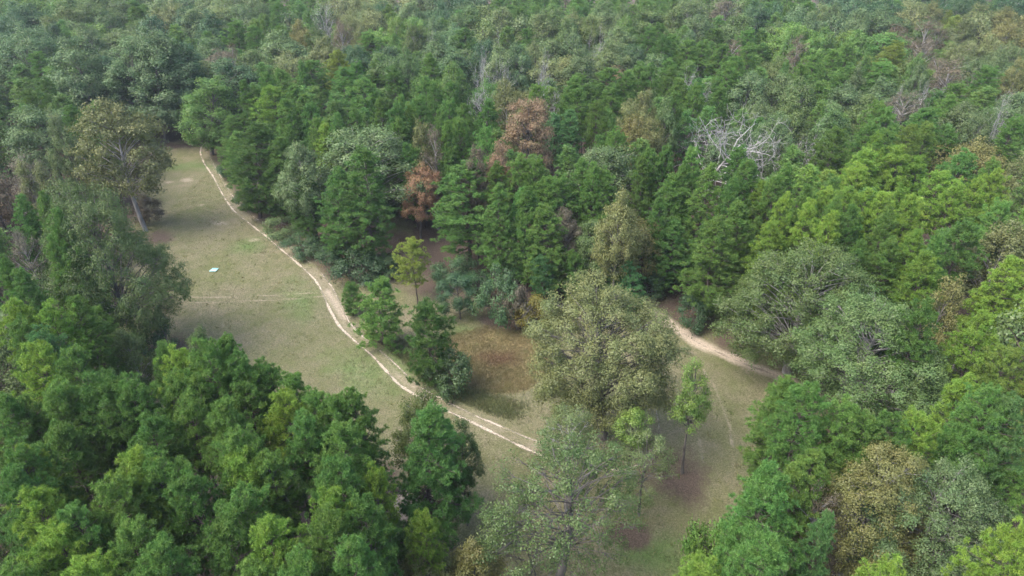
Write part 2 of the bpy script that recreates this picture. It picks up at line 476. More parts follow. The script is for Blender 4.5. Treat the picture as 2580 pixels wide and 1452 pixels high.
# ------------------------------------------------------------ tree catalogue: kind tone x_top y_top crown_width(px) ...
# taken from the layout of the wood; every entry is turned into a ground position at its real height
CAT = """
O d 20 20 80;O d 75 15 90;O l 12 42 45 12;O a 45 62 130 19;O d 128 58 70;O l 165 66 35;O a 212 58 80;O o 170 0 110;O o 220 5 100;O o 265 25 80;P d 340 20 60;O a 400 0 90
O t 425 5 90;O d 465 20 90;O a 480 22 80;O d 520 28 80;O a 560 5 90;O a 610 10 80;P g 590 52 75;P g 637 70 50;O n 578 122 60;O d 570 145 110;P g 92 140 62;P d 112 205 50
P g 60 235 55;O a 125 275 60;P g 180 275 80;P g 620 205 50;P g 640 225 60
O a 660 5 60;P g 700 10 55;P g 770 33 45;O t 895 0 80;O t 918 10 60;O t 878 42 75;O t 908 72 45;O d 955 5 70;O a 1035 8 80;P g 978 20 50;O l 995 38 50;O o 1038 55 50;O d 1108 8 50
O a 1093 40 40;O o 1148 33 50;O o 1178 15 70;O a 1262 15 80;P d 1170 78 70;P g 995 88 45;P g 933 85 70;O y 760 50 55;O o 790 65 60;P g 705 66 50;P g 688 38 40;P g 660 55 45
O n 857 55 60;O a 708 83 120;O t 820 100 75;O d 900 122 75;O a 1058 72 80;O a 1100 88 80;O o 965 139 110;O o 1020 125 60;P g 1080 137 50;O l 1133 160 60;P d 945 159 55;P g 990 172 55
P y 850 136 60;P g 895 160 50;P g 785 160 80;P g 762 160 40;P g 865 178 70;P g 702 184 60;P g 672 190 60;P b 680 222 90;P g 737 217 60;P g 765 240 60;P g 775 265 60
P g 915 207 90;P g 960 250 60;P g 1003 247 45;P g 1065 253 50;P g 1067 207 50;P g 1095 215 60;P g 1133 210 50;P g 1000 270 60;P g 1040 270 50;P g 895 278 50;P g 853 293 60;P b 820 312 70
P g 805 305 50;P g 1008 303 80;P g 1135 253 45;P g 1175 268 50;P d 1226 255 60;P g 1108 283 50;O y 1055 303 60;O n 1088 325 70;P g 1130 312 60;P g 1165 304 50;P g 1223 328 60
P g 687 310 110;P g 727 320 45;O y 1275 198 50;O a 1262 120 90;O d 1225 95 80
O o 1390 15 90;P g 1312 20 60;P g 1322 75 50;O t 1445 28 60;O o 1490 38 60;O o 1427 52 60;O a 1365 38 90;O a 1530 8 80;O a 1570 15 60;P g 1630 5 60;P g 1465 0 50;O l 1577 38 60
O a 1555 70 90;O a 1547 103 80;O a 1597 110 70;O a 1465 130 90;O a 1450 85 70;O t 1352 100 40;O a 1298 115 90;O a 1765 35 90;O o 1702 20 70;O o 1862 38 100;O a 1740 0 110
O n 1840 0 100;O d 1910 5 80;P g 1665 65 50;P g 1640 75 55;P g 1700 90 50;P g 1668 98 55;O a 1738 78 50;P g 1805 73 60;P g 1890 75 60;O n 1855 93 80;P g 1740 100 60;P g 1765 108 60
P g 1815 113 60;P g 1853 140 60;P g 1883 113 60;P g 1682 155 50;P g 1612 165 55;P g 1640 170 50;P g 1690 180 50;P g 1537 180 80;P g 1475 188 55;P g 1450 198 60;P g 1435 210 60;P g 1572 183 60
P g 1715 205 55;P g 1765 208 45;P g 1755 222 60;P g 1805 222 50;P g 1705 243 50;P g 1835 160 70;P g 1865 155 50;O a 1900 178 100;O y 1628 232 40;O y 1598 253 50;O o 1680 253 70;O y 1602 290 50
P g 1365 215 60;P g 1505 260 60;P g 1540 225 70;P g 1465 225 70;P g 1555 328 60;P g 1515 345 50;P d 1545 295 40
O d 1950 5 60;P g 2035 8 50;O a 2075 12 60;O a 2055 35 70;O l 2005 58 60;O l 2090 73 70;O l 2170 75 75;O n 2020 98 60;O l 2060 80 60;O a 2105 5 60;O d 2235 0 110;O a 2168 22 70
P y 2255 110 60;P g 2145 115 55;P g 2052 143 65;P g 2108 130 60;P g 2185 138 45;P g 2220 154 80;P g 2017 165 60;P g 1985 155 40;O a 2168 165 45;P g 2135 168 80;O l 2312 138 40;O a 2330 165 60
O t 2318 5 70;O t 2360 0 60;O d 2420 0 60;O t 2473 10 80;O n 2335 48 70;O n 2372 65 60;O t 2440 45 70;O y 2548 52 80;O y 2535 15 70;O t 2435 100 80;O t 2490 85 70;P y 2398 30 40
O n 2348 92 70;O n 2373 130 70;O a 2473 143 90;O a 2517 117 70;O a 2555 105 60;O n 2410 160 110;P g 2508 172 75;P g 2425 215 80;O y 2570 150 60;O a 2445 260 110;O a 2485 275 80;P g 2397 247 60
P g 2220 260 70;P g 2242 278 60;P g 2322 275 80;O n 2290 213 100;P g 2187 315 80;P g 2100 328 80;P g 2247 333 60;P y 2290 322 60;P y 2345 318 60;P g 2393 333 60;P b 2205 345 60;P g 2560 300 60
O a 1965 183 90;O o 2030 198 120;O a 1967 280 80;O o 2110 268 110
O y 45 405 60;O y 95 405 60;O n 150 470 80 12;P g 38 503 60;P g 90 493 50;P g 140 533 60;P g 70 560 100;P g 125 600 70;P g 15 653 90
P g 1120 368 50;P g 1058 375 70;P g 1035 365 60;P g 1255 418 80
P g 1670 371 45;P g 1640 385 60;P g 1628 400 60;P g 1750 378 60;P g 1710 410 60;P g 1778 420 90;P g 1873 378 80;P g 1890 405 70;P g 1845 458 60;P g 1700 450 110;P g 1465 405 60
P g 1490 418 50;P g 1538 433 100;P g 1410 443 90;P g 1372 450 60;P g 1350 398 70;P g 1298 398 50;P g 1305 480 80
P b 1925 463 90;P b 2183 388 90;P b 2270 378 80;P b 2150 418 70;P b 2320 403 60;P g 2430 390 90;P g 2502 410 80;P b 2360 435 80;P b 2518 435 70;P b 2415 468 80
P b 2468 460 60;P g 1985 418 70;P g 1955 448 80;P g 2085 448 70;P g 2040 470 60;P b 1980 495 70;P b 2045 510 60;P b 2110 488 70;P b 2145 485 80;P b 2187 485 50;P b 2257 473 70;P b 2297 493 70
P b 2222 493 60;P g 2247 538 90;P b 2085 538 90;P g 1997 538 80;P g 2110 513 60;P g 2160 523 60;P g 2518 503 80;P b 2310 580 80;P g 2372 600 60;P g 2160 610 80;P g 2247 608 100
P b 2335 638 120;P b 2555 655 130;P g 2430 563 90;P b 2490 800 120;P y 2565 880 100;P g 2330 770 80;O y 2400 690 80
P g 2040 985 90;P g 2120 1032 120;P g 2165 1040 80;P g 2240 1048 110;P g 2513 1005 100;P t 2555 1015 120;P g 2137 1115 150;P g 2047 1145 120;P g 2428 1068 120
P b 2320 1055 80;P g 2513 1148 120;P g 2565 1165 100;P g 2013 1195 100;P b 2567 1322 80;P g 1940 1372 120 14;P b 1777 1430 90 11;P b 2243 1430 110;O n 2087 1212 90
P g 880 1010 90;P g 910 1160 90;P g 905 1270 90;P g 880 1345 110;P g 985 1330 80
P g 10 998 80;P g 125 975 100;P g 60 1018 80;P g 187 1015 90;P g 285 965 110;P g 427 965 80;P g 485 960 70;P g 620 970 110;P b 710 995 90;P g 460 1018 110;P g 540 1030 90;P g 750 1058 130
P g 835 1020 100;P g 50 1118 80;P b 55 1148 80;P g 363 1070 80;P g 560 1100 100;P g 615 1095 70;P g 835 1095 80;P b 320 1158 70;P g 407 1155 90;P g 335 1185 130;P b 585 1155 80
P g 665 1155 110;P g 830 1165 100;P b 93 1245 100;P g 25 1198 70;P g 287 1238 130;P g 487 1205 120;P g 587 1248 100;P b 800 1250 110;P g 820 1300 100;P b 140 1315 100;P g 200 1282 70
P g 300 1348 150;P b 110 1400 130;P b 187 1420 110;P b 700 1320 60;P g 745 1382 120;P g 385 1362 100;P g 577 1340 90;P g 15 1435 90;P g 640 1440 110;P g 330 1460 100
P g 50 690 80;P b 43 775 80;P g 193 758 90;P b 125 775 60;P g 233 785 70;P g 67 815 80;P t 90 835 100;P b 57 868 100;P g 417 878 60;P g 493 872 80;P b 443 905 70;P g 567 870 110
P g 663 922 80;P g 728 945 80;P g 247 945 70;P g 150 900 90;P g 340 960 80;P g 600 900 70;P g 780 985 80
"""
# named trees: kind tone x y width H variant base(px) label
NAMED = [
 ('O','a',80,263,150,15,'f2',None,'pale grey-green oak at the left edge, left of the tall yellow-brown oak'),
 ('O','y',262,250,190,19,'f3',None,'tall yellow-brown oak at the upper left corner of the grass clearing'),
 ('O','l',555,187,130,0,'w0',(535,392),'fresh yellow-green tree beside the far end of the dirt track'),
 ('O','o',205,457,300,0,'BIG1',(355,885),'largest olive oak, leaning over the left side of the grass field'),
 ('O','d',300,140,125,0,'w1',(300,352),'dark broadleaf tree at the far edge of the clearing, leftmost of the dark wall'),
 ('O','a',345,85,110,0,'w2',(362,356),'grey-green broadleaf tree in the dark wall directly behind the clearing'),
 ('O','a',400,72,130,0,'w1',(420,360),'tallest grey-green tree of the dark wall above the clearing'),
 ('O','d',462,100,110,0,'w2',(478,352),'dark green tree at the right end of the wall behind the clearing'),
 ('O','a',185,97,130,19,'f4',None,'wide grey-green oak below the small grey gap in the upper left wood'),
 ('O','r',1325,243,112,18,'TALLR',None,'tall rust-brown oak standing out of the green pines in the upper middle'),
 ('O','r',1252,363,85,16,'f0',None,'rounded russet oak just left below the tall rust-brown oak'),
 ('O','n',1198,374,75,16,'f4',None,'dull mauve-brown oak touching the left side of the rounded russet oak'),
 ('O','r',1068,418,98,0,'f6',(1060,600),'compact russet-brown tree at the edge of the brown leaf clearing'),
 ('O','r',1560,157,56,13,'b1',None,'small russet half bare tree in front of dark green oaks, upper middle'),
 ('O','a',920,320,245,15,'f5',None,'broad silvery grey-green oak above the bend of the dirt track'),
 ('O','a',738,365,115,0,'f1',(800,612),'grey-green oak with bare forked limbs beside the dirt track'),
 ('P','d',918,378,150,0,'e1',(935,668),'tall dark pine directly left of the brown leaf clearing'),
 ('P','g',1165,413,180,0,'e2',(1185,668),'broad tall pine right of the brown leaf clearing'),
 ('P','g',650,310,150,0,'e0',(655,548),'full green pine on the right edge of the dirt track, foliage to the ground'),
 ('P','g',590,300,85,0,'e1',(598,455),'narrow green pine right behind the far end of the dirt track'),
 ('P','g',718,255,90,15,'e2',None,'pine with wide crown above the full green pine by the track'),
 ('P','y',1040,617,92,0,'open',(1052,766),'airy young yellow-green pine standing alone on the brown litter'),
 ('P','g',975,710,118,0,'young0',(962,868),'bushy young pine right of the sandy bend of the dirt track'),
 ('P','d',1085,762,150,0,'young1',(1085,965),'rounded dark young pine on the bank left of the dry pond'),
 ('P','g',884,713,56,0,'young1',(886,790),'smallest bushy pine beside the sandy bend of the dirt track'),
 ('O','d',1138,680,85,0,'CEDAR',(1160,805),'ragged grey-green cedar between the young pines and the dark bush'),
 ('O','d',1262,675,100,0,'k0',(1255,815),'dark green dense bush at the upper edge of the dry pond'),
 ('O','x',1352,748,85,0,'k1',(1345,838),'small golden-yellow bush left of the great tan oak'),
 ('O','n',1310,720,70,0,'k2',(1300,830),'small dull brown bush between the dark bush and the golden bush'),
 ('P','g',1360,515,115,0,'e0',(1385,745),'light green pine between two brown oaks above the golden bush'),
 ('O','n',1415,525,95,0,'f3',(1430,720),'brown withered oak touching the light green pine'),
 ('O','y',1565,485,110,15,'f0',None,'yellow-brown oak in the centre, upper one of the pair above the great oak'),
 ('O','y',1597,540,145,0,'f6',(1590,735),'wide yellow-brown oak behind the top of the great tan oak'),
 ('O','o',1490,558,110,0,'f2',(1490,738),'olive oak between the withered brown oak and the wide yellow-brown oak'),
 ('P','t',1584,665,72,0,'young0',(1590,790),'small bluish green pine peeping over the great tan oak'),
 ('P','t',1362,652,62,0,'young1',(1370,775),'small bluish green pine above the golden bush'),
 ('P','g',1440,638,60,0,'young0',(1446,770),'young green pine directly above the crown of the great tan oak'),
 ('O','t',1490,705,322,0,'BIG2',(1520,1105),'great tan-green oak standing in the middle of the picture beside the dry pond'),
 ('P','g',1800,555,125,0,'e1',(1765,815),'full pine with foliage to the ground at the head of the sandy path'),
 ('P','d',1700,560,110,0,'e2',(1665,742),'dark pine behind the bare brown ground right of the great tan oak'),
 ('O','o',2065,632,335,14.5,'BIG3',None,'huge olive oak with pale limbs hanging over the sandy path'),
 ('O','o',2230,745,335,14.5,'BIG4',None,'huge dark olive oak in front of the other, right of the sandy path'),
 ('O','y',2563,560,160,15,'f3',None,'yellow-brown oak at the right edge above the yellow-green pines'),
 ('O','o',2405,915,70,8,'f1',None,'small olive tree below the pale snag at the right'),
 ('P','g',1953,968,200,0,'e0',(1915,1290),'large green pine below the sandy path on the right side of the mown strip'),
 ('P','b',2437,972,180,14,'e1',None,'wide yellow-green pine in the lower right stand, top of its group'),
 ('P','g',1937,1182,240,15,'e2',None,'biggest pine at the lower right beside the bottom of the mown strip'),
 ('P','t',2083,1290,110,13,'e0',None,'bluish green rounded pine left of the brown-tipped oak'),
 ('O','y',2253,1148,300,13,'BIG3',None,'brown-tipped wide oak in the lower right corner'),
 ('O','a',2425,1170,330,13,'BIG4',None,'dark grey-green wide oak at the lower right corner, right of the brown-tipped oak'),
 ('O','l',1790,1268,115,0,'k3',(1800,1470),'bright green leafy thicket at the lower right edge of the mown strip'),
 ('O','l',1757,912,95,0,'SAP1',(1718,1195),'slender bright green tree with dark bare trunk on the mown strip'),
 ('O','l',1588,1036,85,0,'SAP2',(1583,1240),'bright green topped sapling behind the loose grey oak'),
 ('O','a',1640,1095,150,9,'LOOSE2',None,'thin grey-green tree with pale twigs right of the loose oak'),
 ('O','a',1440,1030,170,11,'LOOSE3',None,'grey-green open crowned tree directly below the great tan oak'),
 ('O','o',1440,1130,400,0,'LOOSE1',(1392,1500),'large loose grey-green oak at the bottom middle with thick dark trunk'),
 ('P','g',1093,1048,235,0,'e1',(1085,1400),'largest pine of the lower stand, at the right end beside the field'),
 ('O','o',1060,988,135,12,'f5',None,'dark olive oak behind the largest pine, touching the dirt track'),
 ('O','o',1165,1065,85,11,'f4',None,'olive oak peeking out right of the largest pine'),
 ('P','b',947,1182,115,14,'s3',None,'bright pine left of the largest pine in the lower stand'),
 ('P','b',1070,1285,130,12,'s5',None,'bright pine below the largest pine, right end of the lower stand'),
 ('O','y',1075,1375,150,9,'f6',None,'tan-brown small oak at the bottom edge, right of the bright pines'),
 ('O','y',1190,1375,150,9,'f0',None,'thin brown-green small oak at the bottom edge left of the loose oak'),
 ('P','g',143,1070,195,15,'e0',None,'biggest pine of the lower left stand'),
 ('O','o',300,830,105,11,'f1',None,'olive rounded oak in front of the dark trunk of the largest oak'),
 ('O','o',493,833,95,12,'f4',None,'olive oak top peeping over the pines at the field edge'),
 ('O','l',283,935,80,12,'f2',None,'fresh green oak top among the lower left pines'),
 ('O','a',1525,363,195,15,'f5',None,'wide grey oak below the conical bluish pine'),
 ('P','t',1445,280,64,15,'CONE',None,'conical bluish green pine right of the tall rust-brown oak'),
 ('O','y',2462,352,160,13,'f6',None,'rounded dull brown oak at the upper right above the yellow-green pines'),
 ('O','n',60,400,110,14,'b2',None,'brown-grey thinning tree at the left edge below the pale grey-green oak'),
 ('O','n',38,590,95,12,'b0',None,'brown withered tree at the left edge, left of the largest oak'),
 ('O','n',372,500,70,0,'k2',(378,560),'small brown bush beside the clearing under the largest oak'),
 ('O','d',902,632,115,0,'k0',(905,700),'dense dark bush at the foot of the tall dark pine'),
 ('O','d',968,650,90,0,'k1',(975,692),'dark bush on the left rim of the brown leaf clearing'),
 ('O','d',1130,640,90,0,'k3',(1145,712),'dark bush at the foot of the broad tall pine'),
 ('O','d',1745,745,85,0,'k2',(1745,825),'dark bush at the foot of the full pine by the sandy path'),
 ('O','d',1150,880,110,0,'k0',(1130,985),'low grey-green bush right below the rounded dark young pine'),
 ('O','d',395,800,90,0,'k1',(385,900),'dark ivy bush around the trunk of the largest oak'),
 ('P','g',1892,640,80,0,'young0',(1895,800),None),
 ('P','t',320,255,60,0,'e1',(330,352),None),
 ('P','d',1763,560,75,0,'e0',(1768,770),None),
 ('P','g',1652,500,80,0,'e1',(1645,728),None),
 ('P','b',1935,563,105,0,'e2',(1925,838),None),
 ('P','g',1852,500,100,0,'e0',(1850,775),None),
 ('P','g',610,335,90,0,'e2',(618,492),None),
 ('P','d',706,345,95,0,'e0',(712,560),None),
 ('P','d',775,450,90,0,'e1',(785,618),None),
 ('P','g',857,430,105,0,'e0',(850,672),None),
 ('P','g',1252,470,95,0,'e1',(1248,722),None),
 ('P','d',1318,480,90,0,'e0',(1325,735),None),
 ('P','g',1550,600,90,0,'e2',(1545,742),None),
 ('O','d',1010,455,80,0,'w1',(1010,548),None),
 ('O','d',640,480,70,0,'k1',(632,528),'dark bush on the track edge below the full green pine'),
 ('O','d',582,415,60,0,'k2',(577,446),'dark bush at the track edge under the narrow green pine'),
 ('O','a',715,545,85,0,'k3',(708,596),'grey-green bush at the foot of the grey-green oak by the track'),
 ('O','d',768,590,90,0,'k0',(765,640),'dark green bush on the track edge left of the tall dark pine'),
 ('O','d',840,625,80,0,'k2',(835,680),'dark bush between the track bend and the dense dark bush'),
 ('O','d',1210,680,80,0,'k3',(1208,735),'dark bush behind the ragged grey-green cedar'),
 ('O','d',1645,690,80,0,'k1',(1640,748),'dark bush at the right shoulder of the great tan oak'),
]
# dead trees: x y_top width H label
DEAD = [
 (1208,105,60,15,'tall bare white dead tree, leftmost of the dead cluster in the upper middle'),
 (1250,118,95,14,'wide bare dead tree right beside the tall white one'),
 (1217,205,85,11,'lower bare dead tree with forked stems below the wide one'),
 (1253,60,34,14,'small bare treetop above the dead cluster'),
 (1083,52,34,14,'small bare dead treetop left of the dead cluster near the top edge'),
 (1353,110,52,15,'straight dead trunk with drooping limbs right of the dead cluster'),
 (1387,165,65,13,'bent pale dead tree just right of the straight dead trunk'),
 (1478,70,46,14,'bare upright dead tree among grey oaks in the upper middle'),
 (1530,55,42,14,'faint bare treetop right of the upright dead tree'),
 (1730,150,70,13,'twisted bare tree, left one of the pair above the sprawling dead tree'),
 (1782,178,66,12,'bare arching tree, right one of the pair above the sprawling dead tree'),
 (1805,250,200,14,'large sprawling silver dead tree with wide bare branches'),
 (2070,290,95,11,'bare grey tree right of the sprawling dead tree'),
 (2280,182,32,13,'thin grey snag in the upper right wood'),
 (2342,196,56,12,'bare grey branches right of the thin grey snag'),
 (2545,208,60,14,'white dead tree with upswept stems near the right edge'),
 (2518,268,36,11,'short grey snag left of the white dead tree at the right edge'),
 (820,0,60,14,'bare mauve treetop at the top edge in the upper left'),
]

# special broadleaf variants
mk_oak('BIG1', seed=301, H=16., Rr=7.6, base=.10, leaf=.15, nl=95000, nlobe=150, trunk_r=.5, fork=.22, limb=.5, sep=.72, lr_=(.10, .19))
mk_oak('BIG2', seed=303, H=15., Rr=5.0, base=.10, leaf=.125, nl=90000, nlobe=120, trunk_r=.42, fork=.2, limb=.6, sep=.72, lr_=(.11, .21))
mk_oak('BIG3', seed=305, H=14.5, Rr=6.0, base=.10, leaf=.14, nl=90000, nlobe=130, trunk_r=.4, fork=.2, pale=True, sep=.72, lr_=(.10, .2), limb=.6)
mk_oak('BIG4', seed=307, H=14.5, Rr=6.0, base=.06, leaf=.14, nl=92000, nlobe=130, trunk_r=.4, fork=.2, pale=True, sep=.72, lr_=(.10, .2), limb=.6)
mk_oak('TALLR', seed=309, H=17., Rr=3.9, base=.06, leaf=.2, nl=40000, nlobe=90, taper=.12, sep=.7, lr_=(.13, .24))
mk_oak('CEDAR', seed=311, H=6., Rr=1.9, base=.02, leaf=.12, nl=14000, nlobe=26, trunk_r=.1, fork=.1)
mk_oak('LOOSE1', seed=321, H=13., Rr=5.2, base=.28, leaf=.125, nl=25000, nlobe=105, loose=1., trunk_r=.36, fork=.34, limb=.4, sep=.8, lr_=(.09, .17))
mk_oak('LOOSE2', seed=323, H=9., Rr=3.0, base=.3, leaf=.12, nl=9000, nlobe=34, loose=1., trunk_r=.16, fork=.4, limb=.7, sep=.75)
mk_oak('LOOSE3', seed=325, H=11., Rr=3.2, base=.35, leaf=.12, nl=11000, nlobe=38, loose=1., trunk_r=.18, fork=.4, pale=True, limb=.7, sep=.75)
mk_oak('SAP1', seed=331, H=11.5, Rr=1.9, base=.40, leaf=.13, nl=9000, nlobe=40, loose=.4, trunk_r=.15, fork=.35, taper=.5, sep=.75)
mk_oak('SAP2', seed=333, H=11., Rr=1.6, base=.58, leaf=.13, nl=6000, nlobe=24, loose=.4, trunk_r=.13, fork=.5, sep=.75)
mk_pine('CONE', seed=341, H=16., Rr=2.2, base=.2)

# ------------------------------------------------------------ open ground
FIELD_PX = [(385,372),(430,362),(515,350),(545,380),(600,470),(640,520),(720,580),(800,640),(850,690),(960,705),(975,640),(955,560),(985,535),(1020,560),(1040,640),(1050,700),
            (1120,730),(1215,745),(1215,830),(1290,845),(1400,830),(1500,760),(1630,745),(1690,745),(1720,800),(1775,830),(1800,760),(1870,770),(1900,850),(2050,920),(2300,1000),(2320,1045),
            (2100,1040),(1950,1020),(1900,1050),(1900,1250),(1830,1330),(1800,1500),(1790,1900),(1200,1900),(1130,1420),(1060,1240),(960,1180),(800,1235),(660,1255),(560,1215),(430,1150),(370,1040),
            (350,930),(250,860),(90,780),(100,735),(230,690),(350,640),(350,560),(370,460)]
FIELD = G(FIELD_PX)
VIS_PX = [(395,372),(515,352),(560,430),(640,540),(800,660),(900,705),(960,700),(960,560),(1010,540),(1035,690),(1215,745),(1215,830),(1320,850),(1290,1010),(1300,1130),(1210,1230),(1170,1450),(1720,1452),(1790,1260),(1850,1180),
          (1870,970),(1990,960),(1830,830),(1700,740),(1620,745),(1700,900),(1600,1100),(1360,1110),(1330,1010),(1130,1010),(980,1020),(800,1000),(680,920),(480,850),(420,740),(440,620),(360,560)]
GAP2 = G([(250,105),(262,78),(300,74),(318,84),(300,108)])   # far grey clearing

LEAF_GAP = G([(955,560),(985,530),(1020,540),(1045,640),(1050,700),(960,705)])

# ------------------------------------------------------------ build tree list
trees = []          # dict(kind, tone, x, y, H, w, var, label)
def add_tree(kind, tone, px, py, w, H, var=None, base=None, label=None, fill=False):
    if base is not None:
        g = at(base[0], base[1])
        # height from the top pixel at this ground distance
        d = ray(px, py); t = g[1] / d[1]
        H = CAM_H + d[2] * t
        x, y = g[0], g[1]
        lean_to = d[0] * t
    else:
        if H == 0 or H is None:
            H = (rng.normal(15.5, .9) if kind == 'P' else rng.normal(16.0, 1.2))
        g = at(px, py, H); x, y = g[0], g[1]; lean_to = x
    _, _, dep = proj(x, y, H * .7)
    trees.append(dict(kind=kind, tone=tone, x=x, y=y, H=H, w=w * dep / F, var=var, label=label, px=px, py=py + w * .4, lean=lean_to - x, fill=fill))

for a in NAMED:
    add_tree(a[0], a[1], a[2], a[3], a[4], a[5], a[6], a[7], a[8])
NAMED_T = []
for t in trees:
    if t['H'] > 7:
        d_ = proj(t['x'], t['y'], t['H'] * .7)[2]
        NAMED_T.append(dict(qx=t['px'], qw=t['w'] * F / d_, qy=t['py'] - t['w'] * F / d_ * .4, y=t['y']))
field_bad = 0
for line in CAT.strip().split('\n'):
    for it in line.split(';'):
        p = it.split()
        if len(p) < 5: continue
        px, py, w = float(p[2]), float(p[3]), float(p[4])
        H = float(p[5]) if len(p) > 5 else 0
        kk, tone = p[0], p[1]
        if py < 60 and not H: H = 17 if kk == 'O' else 16
        if H == 0:
            for H_try in ([15.5, 14.2, 16.8, 13, 18] if kk == 'P' else [16, 14.5, 17.5, 13]):
                hh = H_try + rng.normal(0, .4)
                g = at(px, py, hh)
                if poly_signed(np.array([g[0]]), np.array([g[1]]), FIELD)[0] < -1.0: break
            for _ in range(14):
                g = at(px, py, hh)
                if any(abs(px - q['qx']) < (w + q['qw']) * .42 and q['qy'] - 170 < py < q['qy'] - 4 and g[1] < q['y'] + 2.5 for q in NAMED_T): hh *= .95
                else: break
            H = hh
        add_tree(kk, tone, px, py, w, H)
        g = trees[-1]
        if inpoly(np.array([g['x']]), np.array([g['y']]), FIELD)[0]:
            field_bad += 1; print('IN FIELD', it)
print('catalogue trees', len(trees), 'in field', field_bad)

# fill the closed wood between the catalogued trees with slightly lower neighbours
def closed(x, y):
    return poly_signed(np.array([x]), np.array([y]), FIELD)[0] < -1.6 and not inpoly(np.array([x]), np.array([y]), GAP2)[0]
fills = []
KEEP = []
for t in trees[:len(NAMED)]:
    d = proj(t['x'], t['y'], t['H'] * .7)[2]
    wpx = t['w'] * F / d
    KEEP.append((t['px'] - wpx * .55, t['px'] + wpx * .55, t['py'] - wpx * .4, t['py'] + wpx * (.55 if t['kind'] == 'O' else .8), t['y']))
for d_ in DEAD:
    g_ = at(d_[0], d_[1], d_[3] + 3.5)
    KEEP.append((d_[0] - d_[2] * .55, d_[0] + d_[2] * .55, d_[1], d_[1] + max(d_[2] * .85, 60), g_[1]))
n_cat = len(trees)
TX = np.array([t['x'] for t in trees]); TY = np.array([t['y'] for t in trees]); TW = np.array([t['w'] for t in trees])
TK = [t['kind'] for t in trees]; TT = [t['tone'] for t in trees]
fx, fy, fw = list(TX), list(TY), list(TW)
for k in range(16000):
    y = 14 + 196 * rng.random() ** .75
    x = (rng.random() * 2 - 1) * (y * .86 + 16)
    if not closed(x, y): continue
    dd = np.hypot(np.array(fx) - x, np.array(fy) - y)
    near = int(np.argmin(np.hypot(TX - x, TY - y)))
    kind = TK[near] if rng.random() < .9 else ('P' if TK[near] == 'O' else 'O')
    tone = TT[near] if kind == TK[near] else ('g' if kind == 'P' else 'a')
    if tone in 'rxn' and rng.random() < .7: tone = 'o' if kind == 'O' else 'g'
    if tone == 'b' and rng.random() < .3: tone = 'g'
    w = rng.uniform(4.6, 6.0) if kind == 'P' else rng.uniform(5.5, 8.5)
    if y > 105: w *= 1.25
    if np.any(dd < (np.array(fw) + w) * .355): continue
    H = rng.uniform(11.6, 13.6) if kind == 'P' else rng.uniform(12.5, 15.0)
    if y > 150: H += 2
    # must not hide the visible clearing
    ok = True
    for f in (1.0, .75, .5):
        for s in (-.4, 0, .4):
            qx, qy, _ = proj(x + s * w, y, H * f)
            if inpoly(np.array([qx]), np.array([qy]), VIS_PX)[0]: ok = False
            if 245 < qx < 320 and 72 < qy < 108: ok = False
    if ok:
        qx, qy, dq = proj(x, y, H); hw = w * .45 * F / dq
        for (a0, a1, b0, b1, ky) in KEEP:
            if y < ky + 1 and qx + hw > a0 and qx - hw < a1 and qy < b1 and qy > b0 - 200 * 50 / max(50, y): ok = False; break
    if not ok: continue
    fx.append(x); fy.append(y); fw.append(w)
    qx, qy, dep = proj(x, y, H)
    fills.append(dict(kind=kind, tone=tone, x=x, y=y, H=H, w=w, var=None, label=None, px=qx, py=qy + w * F / dep * .4, lean=0, fill=True))
print('fill', len(fills), 'pines', sum(f['kind'] == 'P' for f in fills))

# at most 300 of a kind as individuals (the largest in the picture), the rest is one mass per kind
def onscreen(t):
    return -60 < t['px'] < PW + 60 and -60 < t['py'] < PH + 80
allt = trees + [f for f in fills]
indiv, mass = [], []
for kk, lim in (('P', 298), ('O', 282)):
    L_ = [t for t in allt if t['kind'] == kk]
    def size(t):
        d = proj(t['x'], t['y'], t['H'])[2]
        return (t['label'] is not None) * 1e4 + (not t['fill']) * 1e3 + onscreen(t) * 500 + t['w'] * F / d
    L_.sort(key=lambda t: -size(t))
    vis = [t for t in L_ if t['label'] or onscreen(t)]
    off = [t for t in L_ if not (t['label'] or onscreen(t))]
    indiv += vis[:lim]; mass += vis[lim:] + off
print('individual', len(indiv), 'mass', len(mass))

# ------------------------------------------------------------ labels
ORD = ['', 'nearest', 'second', 'third', 'fourth', 'fifth', 'sixth', 'seventh', 'eighth', 'ninth', 'tenth', 'eleventh', 'twelfth', 'thirteenth', 'fourteenth', 'fifteenth', 'sixteenth', 'seventeenth', 'eighteenth']
SHORT = {}
LM = []
for t in indiv:
    if t['label']:
        LM.append(t)
dead_lm = [dict(px=d[0], py=d[1] + d[2] * .6, label=d[4]) for d in DEAD if d[2] >= 50]
def short(label):
    s = label.split(',')[0]
    for cut in (' standing ', ' at the ', ' with ', ' hanging ', ' beside ', ' above ', ' directly ', ' right ', ' left ', ' on the ', ' in the ', ' between ', ' behind ', ' below ', ' just ', ' of the ', ' among ', ' over ', ' peeping ', ' touching ', ' around ', ' leaning '):
        i = s.find(cut)
        if i > 12: s = s[:i]
    return s
SH = {}
for t in LM + dead_lm:
    SH.setdefault(short(t['label']), []).append(t)
USE_LM = [(t['px'], t['py'], s) for s, ts in SH.items() if len(ts) == 1 for t in ts]
